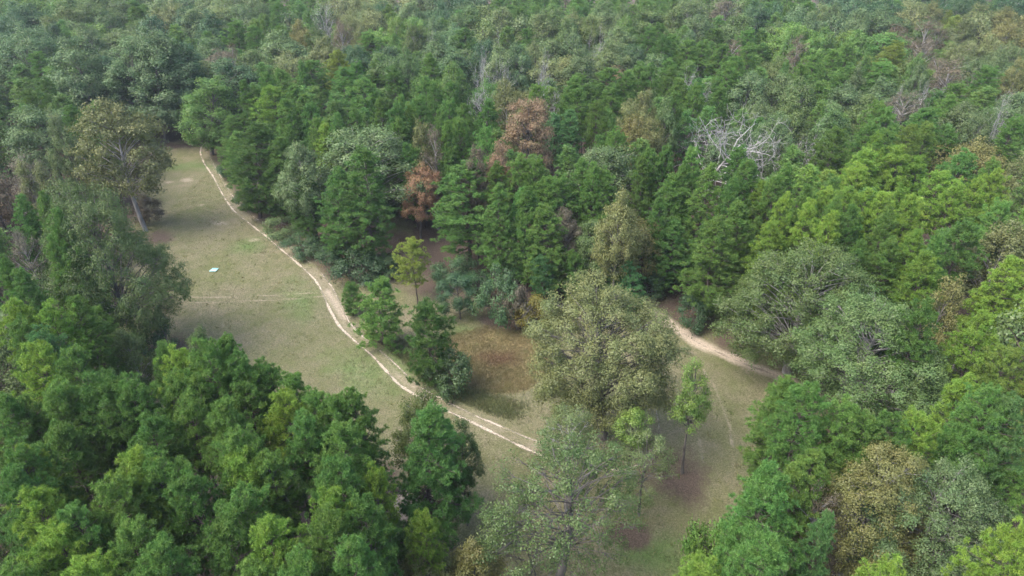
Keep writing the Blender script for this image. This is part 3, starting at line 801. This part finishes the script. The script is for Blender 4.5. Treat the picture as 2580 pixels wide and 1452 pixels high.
def auto_labels():
    bucket = {}
    for t in indiv:
        if t['label']: continue
        best, bs = None, 1e9
        for (lx, ly, s) in USE_LM:
            d = math.hypot(t['px'] - lx, (t['py'] - ly) * 1.3)
            if 8 < d < bs: best, bs = (lx, ly, s), d
        dx, dy = t['px'] - best[0], (t['py'] - best[1]) * 1.3
        side = ('right of' if dx > 0 else 'left of') if abs(dx) > abs(dy) else ('below' if dy > 0 else 'above')
        bucket.setdefault((t['kind'], best[2], side), []).append((bs, t))
    for (kk, s, side), L_ in bucket.items():
        L_.sort(key=lambda a: a[0])
        for i, (_, t) in enumerate(L_):
            noun = 'pine' if kk == 'P' else 'broadleaf'
            rank = ORD[i + 1] if i + 1 < len(ORD) else '%dth' % (i + 1)
            tonew = WORD[kk][t['tone']]
            t['label'] = '%s %s, %s %s %s the %s' % (tonew, 'pine' if kk == 'P' else 'tree', rank, noun, side, s)
            if len(t['label'].split()) > 16: t['label'] = '%s %s %s the %s' % (rank, noun, side, s)
auto_labels()
longest = max(indiv, key=lambda t: len(t['label'].split()))
print('longest label', len(longest['label'].split()), longest['label'], '| distinct', len(set(t['label'] for t in indiv)), len(indiv))

def zone(t):
    x, y = t['px'], t['py']
    k = 'pines' if t['kind'] == 'P' else 'broadleaf trees'
    if x < 1230 and y > 860: return k + ' of the lower left stand'
    if x > 1700 and y > 960: return k + ' of the lower right stand'
    if x < 560: return k + ' left of the clearing'
    if y > 360 and x > 1850: return k + ' on the right side'
    if y > 330: return k + ' behind the clearing'
    return k + ' of the far wood'

# ------------------------------------------------------------ place trees
stand = ['s%d' % i for i in range(8)]
forest = ['f%d' % i for i in range(7)]
def jitter_tone(c, r, amt=.17):
    f = 1 + r.normal(0, amt * .6)
    h = r.normal(0, amt * .35)
    return (max(.01, c[0] * f * (1 + h)), max(.01, c[1] * f), max(.008, c[2] * f * (1 - h * .6)), 1)

for i, t in enumerate(sorted(indiv, key=lambda t: (t['y']))):
    r = np.random.default_rng(1000 + i)
    kk = t['kind']
    var = t['var']
    if var is None:
        if kk == 'P':
            var = stand[r.integers(0, 8)]
            edge = poly_signed(np.array([t['x']]), np.array([t['y']]), FIELD)[0] > -7
            if edge and t['y'] > 45 and r.random() < .85: var = 'e%d' % r.integers(0, 3)
        elif t['tone'] in 'rn':
            var = 'b%d' % r.integers(0, 3)
        else:
            var = forest[r.integers(0, 7)]
            if poly_signed(np.array([t['x']]), np.array([t['y']]), FIELD)[0] > -7 and t['y'] > 45: var = 'w%d' % r.integers(0, 3)
    crown, trunk, vh, vr = (PINES if kk == 'P' else OAKS)[var]
    sxy = t['w'] / (2 * vr) * ((1.2 if t['py'] < 800 else .98) if kk == 'P' else (1.3 if t['py'] < 230 else 1.1))
    if kk == 'P' and t['label'] and t['var'] is None: sxy = np.clip(sxy * 1.12, .72, 1.35)
    sz = t['H'] / vh
    if not t['fill'] and t['var'] is None:
        sxy = np.clip(sxy, .55 * sz, 1.7 * sz)
    isshrub = var[0] == 'k' or var == 'CEDAR'
    nm = ('bush' if isshrub and var != 'CEDAR' else 'cedar_tree') if isshrub else ('pine_tree' if kk == 'P' else 'broadleaf_tree')
    z = float(hgt(t['x'], t['y']))
    root = link(nm, None, None, (t['x'], t['y'], z))
    root.empty_display_size = .5
    rz = r.uniform(0, 6.28)
    tag(root, t['label'], {'bush': 'bush', 'cedar_tree': 'cedar tree', 'pine_tree': 'pine tree', 'broadleaf_tree': 'broadleaf tree'}[nm], zone(t) if not isshrub else 'bushes at the edge of the wood')
    tilt = math.atan2(t['lean'], t['H']) * .8 if abs(t['lean']) > .3 else r.normal(0, .015)
    root.rotation_euler = (r.normal(0, .015), tilt, 0)
    c = link('crown', crown, root, rz=rz, scale=(sxy, sxy * r.uniform(.94, 1.06), sz))
    c.color = jitter_tone(TONE[kk][t['tone']], r)
    b = link('trunk', trunk, root, rz=rz, scale=(sxy, sxy, sz))

for i, (px, py, w, H, lab) in enumerate(DEAD):
    H += 3.5
    g = at(px, py, H)
    z = float(hgt(g[0], g[1]))
    _, _, dep = proj(g[0], g[1], H * .8)
    sprawl = 'sprawling' in lab
    tb = gen_dead(700 + i, H=H, spread=1.9 if sprawl else rng.uniform(.7, 1.1), r0=.26 if sprawl else .24, up=.5, n1=20 if sprawl else 10)
    V, Q = tb.arrays()
    wm = w * dep / F
    ext = np.percentile(V[:, 0], 98) - np.percentile(V[:, 0], 2)
    k = wm / ext
    V[:, 0] *= k; V[:, 1] *= k
    V[:, 2] *= H / V[:, 2].max()
    root = link('dead_tree', None, None, (g[0], g[1], z)); root.empty_display_size = .5
    tag(root, lab, 'dead tree', 'bare dead trees')
    link('trunk', np_mesh('dead_wood_%d' % i, V, [Q], M_DEAD, smooth=True), root)

# pale snag post among the small olive tree on the right
g = at(2413, 905, 8.6)
tb = Tubes(); tb.add([(0, 0, -.3), (.1, 0, 4), (0, .1, 8.7)], [.12, .1, .09], 7); tb.add([(0, .06, 7.9), (.25, .2, 8.4)], [.05, .02], 5)
tb.add([(0, .1, 8.69), (0, .1, 8.72)], [.09, .001], 7)
tag(link('snag', tb.mesh('snag', M_DEAD), None, (g[0], g[1], 0)), 'pale broken snag poking up beside the small olive tree at the right', 'snag')

# bare twiggy shrub in the sandy gap of the lower stand
g = at(1035, 1275)
tb = gen_dead(760, H=3.2, spread=1.2, r0=.05, up=.6, n1=9)
tag(link('bare_shrub', tb.mesh('bare_shrub', M_OAKBARK), None, (g[0], g[1], 0)), 'bare dark twiggy shrub in the pale gap left of the largest pine', 'shrub')
g = at(1478, 1440)
tb = gen_dead(761, H=4.2, spread=.8, r0=.06, up=.5, n1=8)
tag(link('bare_sapling', tb.mesh('bare_sapling', M_OAKBARK), None, (at(1350, 1452)[0], at(1350, 1452)[1], 0)), 'bare dark sapling beside the thick trunk of the large loose oak', 'sapling')

# far / off-frame mass, one object per kind
def lowpoly(kk, seed):
    if kk == 'P':
        tb, V, T, v = gen_pine(seed, H=16., Rr=2.6, base=.4, needle=.42, per=8, tuft_d=.62)
        return tb, V, T, v
    tb, V, T, v = gen_broad(seed, H=16., Rr=4.6, base=.2, leaf=.42, nl=4200, nlobe=34)
    return tb, V, T, v
for kk, nm, lab in (('P', 'far_pines', 'further pines of the wood beyond the counted ones'), ('O', 'far_broadleaf_trees', 'further broadleaf trees of the wood beyond the counted ones')):
    items = [t for t in mass if t['kind'] == kk]
    if not items: continue
    protos = [lowpoly(kk, 900 + q) for q in range(4)]
    Vs, Fs, vs, ts, n = [], [], [], [], 0
    tube_V, tube_Q, m = [], [], 0
    for i, t in enumerate(items):
        r = np.random.default_rng(3000 + i)
        tb, V, T, v = protos[r.integers(0, 4)]
        a = r.uniform(0, 6.28); ca, sa = math.cos(a), math.sin(a)
        Rm = np.array([[ca, -sa, 0], [sa, ca, 0], [0, 0, 1]])
        s = t['w'] / (5.2 if kk == 'P' else 9.2); sz = t['H'] / 16.
        S = np.array([s, s, sz])
        W = (V * S) @ Rm.T + np.array([t['x'], t['y'], float(hgt(t['x'], t['y']))])
        c = jitter_tone(TONE[kk][t['tone']], r)
        Vs.append(W); Fs.append(T + n); vs.append(v); ts.append(np.tile(np.array(c), (len(W), 1))); n += len(W)
        tv, tq = tb.arrays()
        tube_V.append((tv * S) @ Rm.T + np.array([t['x'], t['y'], 0])); tube_Q.append(tq + m); m += len(tv)
    V = np.concatenate(Vs); nF = n
    TV = np.concatenate(tube_V); TQ = np.concatenate(tube_Q) + nF
    Fc = np.concatenate(Fs)
    allv = np.concatenate([V, TV])
    va = np.concatenate(vs + [np.zeros(len(TV))]); ta = np.concatenate(ts + [np.tile(np.array([.1, .08, .06, 1]), (len(TV), 1))])
    me = np_mesh(nm, allv, [Fc, TQ], [M_FAR, M_BARK], {'v': va, 'tone': ta}, mat_idx=np.concatenate([np.zeros(len(Fc)), np.ones(len(TQ))]))
    tag(link(nm, me), lab, 'trees', None, 'stuff')

# ------------------------------------------------------------ ground
def axis(lo, hi, flo, fhi, fine, coarse):
    a = list(np.arange(flo, fhi + 1e-6, fine))
    s, x = fine, flo
    L_ = []
    while x > lo:
        s = min(coarse, s * 1.25); x -= s; L_.append(x)
    s, x = fine, fhi
    H_ = []
    while x < hi:
        s = min(coarse, s * 1.25); x += s; H_.append(x)
    return np.array(L_[::-1] + a + H_)
gx = axis(-900, 900, -60, 52, .4, 60)
gy = axis(-300, 1800, 12, 138, .4, 60)
X, Y = np.meshgrid(gx, gy, indexing='ij')
Xf, Yf = X.ravel(), Y.ravel()
Z = hgt(Xf, Yf)
nx, ny = len(gx), len(gy)
ii = (np.arange(nx - 1)[:, None] * ny + np.arange(ny - 1)[None, :]).ravel()
Qg = np.stack([ii, ii + ny, ii + ny + 1, ii + 1], 1)
sdist = poly_signed(Xf, Yf, FIELD) + 3.5 * (fbm(Xf, Yf, 5, 21) - .5)
in2 = inpoly(Xf, Yf, GAP2)
forest_m = np.clip(.5 - sdist / 2.2, 0, 1) * (1 - in2)
def blob(px, py, rx, ry, rot=0, seed=5, soft=.5):
    c = at(px, py)[:2]
    dx, dy = Xf - c[0], Yf - c[1]
    ca, sa = math.cos(rot), math.sin(rot)
    u = (dx * ca + dy * sa) / rx; v = (-dx * sa + dy * ca) / ry
    d = np.sqrt(u * u + v * v) + .95 * (fbm(Xf, Yf, 2.4, seed) - .5)
    return np.clip((1 - d) / soft + .0, 0, 1)

RUT_L = [(522,358),(508,370),(505,388),(516,416),(536,443),(553,476),(568,503),(588,531),(613,551),(645,576),(678,601),(710,629),(745,658),(770,681),(795,706),(811,731),(828,774),(855,821),(900,864),(940,897),(973,934),(1003,967),(1040,992),(1085,1015),(1130,1038),(1194,1068),(1260,1101),(1304,1123),(1380,1155),(1470,1185)]
RUT_R = [(530,362),(519,372),(521,383),(536,411),(558,448),(576,478),(593,506),(608,523),(631,541),(660,560),(695,588),(728,618),(763,646),(795,673),(820,701),(839,726),(860,770),(880,811),(913,847),(950,877),(993,914),(1027,947),(1053,972),(1087,991),(1137,1018),(1194,1048),(1253,1073),(1310,1098),(1390,1128),(1480,1155)]
RUT_E = [(1470,1170),(1560,1190),(1620,1170),(1655,1120),(1661,1078),(1651,1035),(1624,985),(1605,945)]
PATH = [(1635,775),(1665,800),(1715,835),(1765,868),(1830,898),(1890,922),(1950,945),(2010,975),(2080,1000),(2180,1020),(2330,1035)]
FAINT1 = [(1745,850),(1790,878),(1840,905),(1885,940),(1900,960)]
FAINT2 = [(1665,975),(1695,1010),(1735,1060),(1760,1110),(1775,1170)]
FAINT3 = [(1770,930),(1805,985),(1835,1060),(1845,1130)]
CROSS_U = [(360,745),(435,746),(500,749),(560,748),(640,745),(700,742),(760,740),(812,737)]
CROSS_L = [(360,760),(440,759),(500,761),(560,760),(640,758),(700,755),(760,751),(820,747)]
gl, gr = G(RUT_L), G(RUT_R)
mid = [((a[0] + b[0]) / 2, (a[1] + b[1]) / 2) for a, b in zip(gl, gr)]
dm = seg_dist(Xf, Yf, mid)
cross = np.minimum(seg_dist(Xf, Yf, G(CROSS_U)), seg_dist(Xf, Yf, G(CROSS_L)))
dp = seg_dist(Xf, Yf, G(PATH))
rutE = seg_dist(Xf, Yf, G(RUT_E))
# sandy: dry bare sand, worn strips, and painted sunlight on one grass patch
sandy = .42 * np.clip(1.35 - dm / 1.0, 0, 1) * np.clip(.35 + 1.3 * fbm(Xf, Yf, 3, 31), 0, 1)
sandy = np.maximum(sandy, .75 * np.clip(1.2 - seg_dist(Xf, Yf, G([(825,735),(850,775),(868,800)])) / .9, 0, 1))
sandy = np.maximum(sandy, .6 * np.clip(1 - seg_dist(Xf, Yf, G([(1000,945),(1040,975),(1060,985)])) / 1.0, 0, 1))
for q_ in (FAINT1, FAINT2, FAINT3):
    sandy = np.maximum(sandy, .5 * np.clip(1 - seg_dist(Xf, Yf, G(q_)) / .5, 0, 1))
sandy = np.maximum(sandy, .55 * np.clip(1 - cross / .42, 0, 1))
for a in [(555,562,2.4,1.3,.2,41),(640,605,2.0,1.3,0,42),(508,520,1.5,1.6,0,43),(425,462,1.6,1.2,0,44),(470,455,1.8,1.5,0,45)]:
    sandy = np.maximum(sandy, .62 * blob(*a, soft=.9))
pd = np.clip(1.25 - dp / 1.1 + .8 * (fbm(Xf, Yf, 2.0, 33) - .5), 0, 1)
sandy = np.maximum(sandy, pd * .95)
sandy = np.maximum(sandy, .85 * blob(1028, 1265, 1.3, 2.2, 0, 47))
sandy = np.maximum(sandy, .25 * blob(1190, 1290, 3.5, 5, 0, 49))  # pale blob paints sunlight onto the grass, no sand here
sandy = np.maximum(sandy, .5 * in2)
# litter (red brown needles and leaves)
litter = forest_m.copy()
for a in [(1000,620,3.4,7.5,0,51),(1080,720,5.5,3.2,0,52),(985,695,5,2.2,0,53),(900,700,5,1.6,-.5,59),(1700,790,5.5,5,0,54),(1830,850,4,5.5,0,55),(1715,1205,3.5,4.5,0,56),(1310,845,3,1.5,0,57),(1190,735,3,4,0,58),(400,600,3.5,3.5,0,60),
          (430,890,4.5,4.5,0,61),(1590,1345,2.6,1.8,0,62),(450,368,9,2,0,63),(1620,1120,3,4,0,64),(1290,960,2,2,0,65),(1400,1150,4,4,0,66)]:
    litter = np.maximum(litter, (.9 if a[0] not in (1620, 1400) else .5) * blob(*a, soft=.6))
edge_r = seg_dist(Xf, Yf, G([(525,358),(570,430),(640,530),(740,610),(800,650),(850,700)]))
litter = np.maximum(litter, .75 * np.clip(1.5 - edge_r / 1.2, 0, 1))
green = np.zeros_like(Xf)
for a in [(900,930,7,3.4,-.6,71),(760,760,3,6,.5,72),(1230,835,5.5,1.0,-.15,73),(1000,905,2,5,.9,74),(1230,1020,5,1.2,-.3,75),(860,640,3,2,0,76),(1650,1400,4,3,0,77),(620,620,3,3,0,78),(480,420,7,3,0,79)]:
    green = np.maximum(green, .8 * blob(*a, soft=.9))
reed = np.zeros_like(Xf)
dpnd = np.hypot((Xf - POND[0]) / 1.2, Yf - POND[1]) + 1.5 * (fbm(Xf, Yf, 3, 81) - .5)
reed = np.clip((6.0 - dpnd) / 1.2, 0, 1)
rust = blob(1250, 885, 3.0, 1.8, -.2, 83, soft=.7)
me = np_mesh('ground', np.stack([Xf, Yf, Z], 1), [Qg], [], {'litter': litter, 'sandy': sandy, 'green': green, 'reed': reed, 'rust': rust}, smooth=True)

def ground_mat():
    m, t = newmat('ground')
    N, L = t.nodes.new, t.links.new
    out = N('ShaderNodeOutputMaterial'); b = N('ShaderNodeBsdfPrincipled'); b.inputs['Roughness'].default_value = .95
    b.inputs['Specular IOR Level'].default_value = .1
    tc = N('ShaderNodeTexCoord')
    def noise(scale, detail=4, rough=.6, vec=None):
        n = N('ShaderNodeTexNoise'); n.inputs['Scale'].default_value = scale; n.inputs['Detail'].default_value = detail; n.inputs['Roughness'].default_value = rough
        L(vec or tc.outputs['Object'], n.inputs['Vector']); return n.outputs['Fac']
    def ramp(f, stops):
        r = N('ShaderNodeValToRGB'); e = r.color_ramp.elements
        while len(e) < len(stops): e.new(.5)
        for q, (p, c) in zip(e, stops): q.position = p; q.color = (*c, 1)
        L(f, r.inputs[0]); return r.outputs[0]
    def mix(f, a, c):
        x = N('ShaderNodeMix'); x.data_type = 'RGBA'
        L(f, x.inputs[0]); L(a, x.inputs[6]); L(c, x.inputs[7]); return x.outputs[2]
    def att(n):
        a = N('ShaderNodeAttribute'); a.attribute_name = n; return a.outputs['Fac']
    def mth(op, a, c, clamp=False):
        x = N('ShaderNodeMath'); x.operation = op; x.use_clamp = clamp
        for k, q in enumerate((a, c)):
            if isinstance(q, (int, float)): x.inputs[k].default_value = q
            else: L(q, x.inputs[k])
        return x.outputs[0]
    fine = noise(7., 6, .75)
    med = noise(.55, 5, .65)
    big = noise(.11, 3, .5)
    grass_a = ramp(fine, [(.30, (.075, .068, .040)), (.5, (.145, .130, .080)), (.70, (.26, .225, .155))])
    grass_b = ramp(fine, [(.30, (.055, .064, .026)), (.5, (.100, .108, .046)), (.70, (.17, .17, .078))])
    mg = mth('ADD', mth('MULTIPLY', med, 2.2), mth('MULTIPLY', big, 1.6))
    g = mix(mth('SUBTRACT', mg, 1.4, True), grass_a, grass_b)
    gr_ = ramp(fine, [(.3, (.035, .075, .018)), (.55, (.085, .150, .040)), (.75, (.15, .21, .07))])
    g = mix(mth('MULTIPLY', att('green'), mth('ADD', med, .25, True)), g, gr_)
    lit = ramp(noise(9., 6, .8), [(.30, (.032, .023, .017)), (.5, (.076, .057, .043)), (.68, (.17, .128, .098))])
    lf = mth('SUBTRACT', mth('ADD', mth('MULTIPLY', att('litter'), 1.6), mth('MULTIPLY', noise(2.6, 6, .75), 2.0)), 1.35, True)
    g = mix(lf, g, lit)
    rd = ramp(noise(5., 6, .75), [(.3, (.09, .07, .03)), (.5, (.18, .145, .07)), (.7, (.28, .235, .125))])
    g = mix(att('reed'), g, rd)
    rs = ramp(noise(6., 6, .8), [(.3, (.035, .022, .014)), (.55, (.10, .06, .034)), (.75, (.17, .12, .07))])
    g = mix(mth('MULTIPLY', att('rust'), .85), g, rs)
    sa = ramp(noise(5., 6, .7), [(.3, (.21, .17, .125)), (.6, (.38, .32, .245))])
    sf = mth('SUBTRACT', mth('ADD', mth('MULTIPLY', att('sandy'), 1.7), mth('MULTIPLY', noise(2.6, 6, .75), 1.0)), .95, True)
    g = mix(sf, g, sa)
    L(g, b.inputs['Base Color'])
    bp = N('ShaderNodeBump'); bp.inputs['Strength'].default_value = .7; bp.inputs['Distance'].default_value = .12
    L(fine, bp.inputs['Height']); L(bp.outputs[0], b.inputs['Normal'])
    L(b.outputs[0], out.inputs['Surface'])
    return m
me.materials.append(ground_mat())
tag(link('ground', me), None, None, None, 'structure')

# ruts of the dirt track
def rut_mat():
    m, t = newmat('pale_sand')
    N, L = t.nodes.new, t.links.new
    out = N('ShaderNodeOutputMaterial'); b = N('ShaderNodeBsdfPrincipled'); b.inputs['Roughness'].default_value = .95
    b.inputs['Specular IOR Level'].default_value = .1
    tc = N('ShaderNodeTexCoord')
    n = N('ShaderNodeTexNoise'); n.inputs['Scale'].default_value = 2.2; n.inputs['Detail'].default_value = 6; n.inputs['Roughness'].default_value = .75
    L(tc.outputs['Object'], n.inputs['Vector'])
    n2 = N('ShaderNodeTexNoise'); n2.inputs['Scale'].default_value = 6; n2.inputs['Detail'].default_value = 5
    L(tc.outputs['Object'], n2.inputs['Vector'])
    cr = N('ShaderNodeValToRGB'); cr.color_ramp.elements[0].color = (.22, .185, .135, 1); cr.color_ramp.elements[1].color = (.42, .365, .285, 1)
    cr.color_ramp.elements[0].position = .32; cr.color_ramp.elements[1].position = .66
    L(n2.outputs['Fac'], cr.inputs[0]); L(cr.outputs[0], b.inputs['Base Color'])
    a = N('ShaderNodeAttribute'); a.attribute_name = 'core'
    ad = N('ShaderNodeMath'); ad.operation = 'ADD'; L(a.outputs['Fac'], ad.inputs[0]); L(n.outputs['Fac'], ad.inputs[1])
    su = N('ShaderNodeMath'); su.operation = 'MULTIPLY_ADD'; su.use_clamp = True; L(ad.outputs[0], su.inputs[0]); su.inputs[1].default_value = 2.3; su.inputs[2].default_value = -1.85
    tr = N('ShaderNodeBsdfTransparent'); mx = N('ShaderNodeMixShader')
    L(su.outputs[0], mx.inputs[0]); L(tr.outputs[0], mx.inputs[1]); L(b.outputs[0], mx.inputs[2])
    L(mx.outputs[0], out.inputs['Surface'])
    return m
M_RUT = rut_mat()
def strip(lines, name, kind='structure'):
    Vs, Qs, cs, n = [], [], [], 0
    for pts, w, strength in lines:
        g = np.array(G(pts))
        seg = np.r_[0, np.cumsum(np.hypot(*np.diff(g, axis=0).T))]
        s = np.arange(0, seg[-1], .3)
        # smooth
        k = np.interp(s, seg, g[:, 0]); l = np.interp(s, seg, g[:, 1])
        ker = np.hanning(11); ker /= ker.sum()
        k = np.convolve(np.pad(k, 5, 'edge'), ker, 'valid'); l = np.convolve(np.pad(l, 5, 'edge'), ker, 'valid')
        tx, ty = np.gradient(k), np.gradient(l); q = np.hypot(tx, ty); nxx, nyy = -ty / q, tx / q
        off = np.linspace(-1, 1, 7)
        P = np.stack([k[:, None] + nxx[:, None] * off * w, l[:, None] + nyy[:, None] * off * w], -1).reshape(-1, 2)
        z = hgt(P[:, 0], P[:, 1]) + .012
        core = (np.tile(1 - np.abs(off - .25 * np.sin(seg[-1])) ** 1.5, len(k)) * .75 + .15 - .5) * 1.0 + np.repeat(np.asarray(strength if np.ndim(strength) else np.full(len(k), strength)), 7)
        core += .42 * (np.repeat(vnoise(s, s * 0 + w * 99, 2.2, 91), 7) - .5) + .35 * (np.repeat(vnoise(s, s * 0 + w * 55, .7, 92), 7) - .5)
        Vs.append(np.column_stack([P, z])); cs.append(core)
        i = (np.arange(len(k) - 1)[:, None] * 7 + np.arange(6)[None, :]).ravel() + n
        Qs.append(np.stack([i, i + 1, i + 8, i + 7], 1)); n += len(P)
    me = np_mesh(name, np.concatenate(Vs), [np.concatenate(Qs)], M_RUT, {'core': np.concatenate(cs)}, smooth=True)
    return tag(link(name, me), None, None, None, kind)
strip([(RUT_L, .27, .32), (RUT_R, .25, .20)], 'dirt_track')
strip([(RUT_E, .20, .20), (FAINT1, .13, .02), (FAINT2, .13, .0), (FAINT3, .12, -.02)], 'faint_track')
strip([(PATH, .52, -.03)], 'sandy_path')

# ------------------------------------------------------------ grass and reeds (uncountable)
def sample_attr(arr, x, y):
    i = np.clip(np.searchsorted(gx, x) - 1, 0, nx - 2); j = np.clip(np.searchsorted(gy, y) - 1, 0, ny - 2)
    return arr.reshape(nx, ny)[i, j]
def blades(x, y, h, w, per, tone, name, label, matname, spread=.12):
    n = len(x)
    z = hgt(x, y)
    P = np.repeat(np.column_stack([x, y, z]), per, 0)
    k = len(P)
    P[:, :2] += rng.normal(0, spread, (k, 2))
    hh = np.repeat(h, per) * rng.uniform(.6, 1.2, k)
    a = rng.uniform(0, 6.28, k); lean = rng.uniform(.2, .9, k)
    tip = P + np.column_stack([np.cos(a) * lean * hh, np.sin(a) * lean * hh, hh])
    b = rng.uniform(0, 6.28, k)
    wv = np.column_stack([np.cos(b), np.sin(b), np.zeros(k)]) * w
    V = np.stack([P - wv, P + wv, tip], 1).reshape(-1, 3)
    tn = np.repeat(np.repeat(tone, per, 0), 3, 0)
    v = np.repeat(rng.random(k), 3)
    me = np_mesh(name, V, [np.arange(len(V)).reshape(-1, 3)], M_FAR, {'v': v, 'tone': np.column_stack([tn, np.ones(len(tn))])})
    return tag(link(name, me), label, 'grass', None, 'stuff')
n = 150000
x = rng.uniform(-52, 50, n); y = rng.uniform(16, 122, n)
keep = poly_signed(x, y, FIELD) > -1
x, y = x[keep], y[keep]
li, sa_, re_, gr2 = (sample_attr(a, x, y) for a in (litter, sandy, reed, green))
d_r = np.minimum(seg_dist(x, y, gl), seg_dist(x, y, gr))
keep = (rng.random(len(x)) > li * 1.1) & (rng.random(len(x)) > sa_ * 1.3) & (d_r > .28) & (re_ < .3) & (seg_dist(x, y, G(PATH)) > .8)
x, y, gr2 = x[keep], y[keep], gr2[keep]
k = np.clip(fbm(x, y, 9, 61) * 2.2 - .6, 0, 1)[:, None]
k2 = (gr2 * rng.random(len(x)))[:, None]
tone = np.array([.20, .18, .10]) * (1 - k) + np.array([.105, .13, .045]) * k
tone = tone * (1 - k2) + np.array([.07, .13, .03]) * k2
tone *= rng.uniform(.75, 1.25, (len(x), 1))
blades(x, y, .05 + .07 * rng.random(len(x)) + .14 * gr2, .022, 3, tone, 'grass', 'short dry grass of the field with green patches', 'grass')
n = 26000
a = rng.uniform(0, 6.28, n); rr = 8 * rng.random(n) ** .5
x = POND[0] + np.cos(a) * rr * 1.2; y = POND[1] + np.sin(a) * rr
re_, ru = sample_attr(reed, x, y), sample_attr(rust, x, y)
keep = (re_ > .25) & (rng.random(n) > ru * .6)
x, y, ru = x[keep], y[keep], ru[keep][:, None]
k = rng.random((len(x), 1)); kk2 = fbm(x, y, 3, 77)[:, None]
tone = np.array([.25, .205, .10]) * k + np.array([.15, .150, .062]) * (1 - k)
tone = tone * (1 - ru) + np.array([.13, .075, .042]) * ru
tone = tone * (.6 + .8 * kk2)
blades(x, y, .10 + .18 * rng.random(len(x)) * (kk2[:, 0] + .3), .022, 4, tone, 'reeds', 'tan dry reeds filling the dry pond hollow', 'reed', .16)

n = 5200
x = rng.uniform(-52, 50, n); y = rng.uniform(20, 122, n)
sd = poly_signed(x, y, FIELD)
keep = (sd > -2) & (rng.random(n) < np.where(sd < 3, 1., .30 * (fbm(x, y, 6, 131) > .5) + .12)) & (np.minimum(seg_dist(x, y, gl), seg_dist(x, y, gr)) > .5) & (seg_dist(x, y, G(PATH)) > 1)
x, y = x[keep], y[keep]
tone = np.array([.10, .14, .04]) * rng.uniform(.6, 1.5, (len(x), 1)) + np.array([.10, .05, .03]) * rng.random((len(x), 1))
blades(x, y, .12 + .2 * rng.random(len(x)), .03, 9, tone, 'grass_tufts', 'scattered coarse grass tufts and seedlings in the field and along its edge', 'grass', .16)
# rank weeds along the pond bank and track shoulder
n = 9000
bx = G([(1000,870),(1060,930),(1110,980),(1180,1000),(1300,1040)])
t_ = rng.random(n) * (len(bx) - 1); i_ = t_.astype(int); f_ = t_ - i_
x = np.array([bx[i][0] * (1 - f) + bx[i + 1][0] * f for i, f in zip(i_, f_)]) + rng.normal(0, 1.1, n)
y = np.array([bx[i][1] * (1 - f) + bx[i + 1][1] * f for i, f in zip(i_, f_)]) + rng.normal(0, .9, n)
keep = np.minimum(seg_dist(x, y, gl), seg_dist(x, y, gr)) > .8
x, y = x[keep], y[keep]
tone = np.array([.11, .135, .055]) * rng.uniform(.7, 1.5, (len(x), 1)) + np.array([.03, .01, .01]) * rng.random((len(x), 1))
blades(x, y, .08 + .2 * rng.random(len(x)), .03, 4, tone, 'weeds', 'rank green weeds on the bank between track and dry pond', 'weeds', .15)

# ------------------------------------------------------------ small turquoise sheet on the grass
def sheet():
    m, t = newmat('turquoise_sheet')
    N, L = t.nodes.new, t.links.new
    out = N('ShaderNodeOutputMaterial'); b = N('ShaderNodeBsdfPrincipled'); b.inputs['Roughness'].default_value = .35
    tc = N('ShaderNodeTexCoord'); no = N('ShaderNodeTexNoise'); no.inputs['Scale'].default_value = 4
    cr = N('ShaderNodeValToRGB'); cr.color_ramp.elements[0].color = (.28, .58, .56, 1); cr.color_ramp.elements[1].color = (.50, .80, .78, 1)
    L(tc.outputs['Object'], no.inputs['Vector']); L(no.outputs['Fac'], cr.inputs[0]); L(cr.outputs[0], b.inputs['Base Color'])
    L(b.outputs[0], out.inputs['Surface'])
    n = 41
    xs = np.linspace(-.42, .42, n); ridge = .022 * np.cos(np.arange(n) / (n - 1) * 2 * math.pi * 6)
    V, Q = [], []
    for zz, sgn in ((0, 1), (-.012, -1)):
        for yy in (-.42, .42):
            for q in range(n): V.append((xs[q] + yy * .18, yy, .10 + ridge[q] + zz))
    V = np.array(V)
    i = np.arange(n - 1)
    top = np.stack([i, i + 1, i + n + 1, i + n], 1); bot = np.stack([i + 2 * n, i + 3 * n, i + 3 * n + 1, i + 2 * n + 1], 1)
    s1 = np.stack([i, i + 2 * n, i + 2 * n + 1, i + 1], 1); s2 = np.stack([i + n, i + n + 1, i + 3 * n + 1, i + 3 * n], 1)
    ends = np.array([[0, n, 3 * n, 2 * n], [n - 1, 3 * n - 1, 4 * n - 1, 2 * n - 1]])
    me = np_mesh('corrugated_sheet', V, [np.concatenate([top, bot, s1, s2, ends])], m)
    g = at(540, 681)
    o = link('corrugated_sheet', me, None, (g[0], g[1], float(hgt(g[0], g[1]))))
    tag(o, 'small pale turquoise ribbed sheet lying alone on the grass field', 'metal sheet')
sheet()

# ------------------------------------------------------------ thin air haze
m, t = newmat('haze')
vo = t.nodes.new('ShaderNodeVolumePrincipled'); vo.inputs['Density'].default_value = .0002
vo.inputs['Color'].default_value = (.80, .88, .97, 1); vo.inputs['Anisotropy'].default_value = .2
ou = t.nodes.new('ShaderNodeOutputMaterial'); t.links.new(vo.outputs[0], ou.inputs['Volume'])
hx, hy0, hy1, hz0, hz1 = 950, -340, 1900, -4, 50
V = np.array([(sx * hx, yy, zz) for zz in (hz0, hz1) for yy in (hy0, hy1) for sx in (-1, 1)], float)
Q = np.array([[0, 2, 3, 1], [4, 5, 7, 6], [0, 1, 5, 4], [2, 6, 7, 3], [0, 4, 6, 2], [1, 3, 7, 5]])
USE_HAZE = True
if USE_HAZE:
    tag(link('haze', np_mesh('haze', V, [Q], m)), None, None, None, 'stuff')
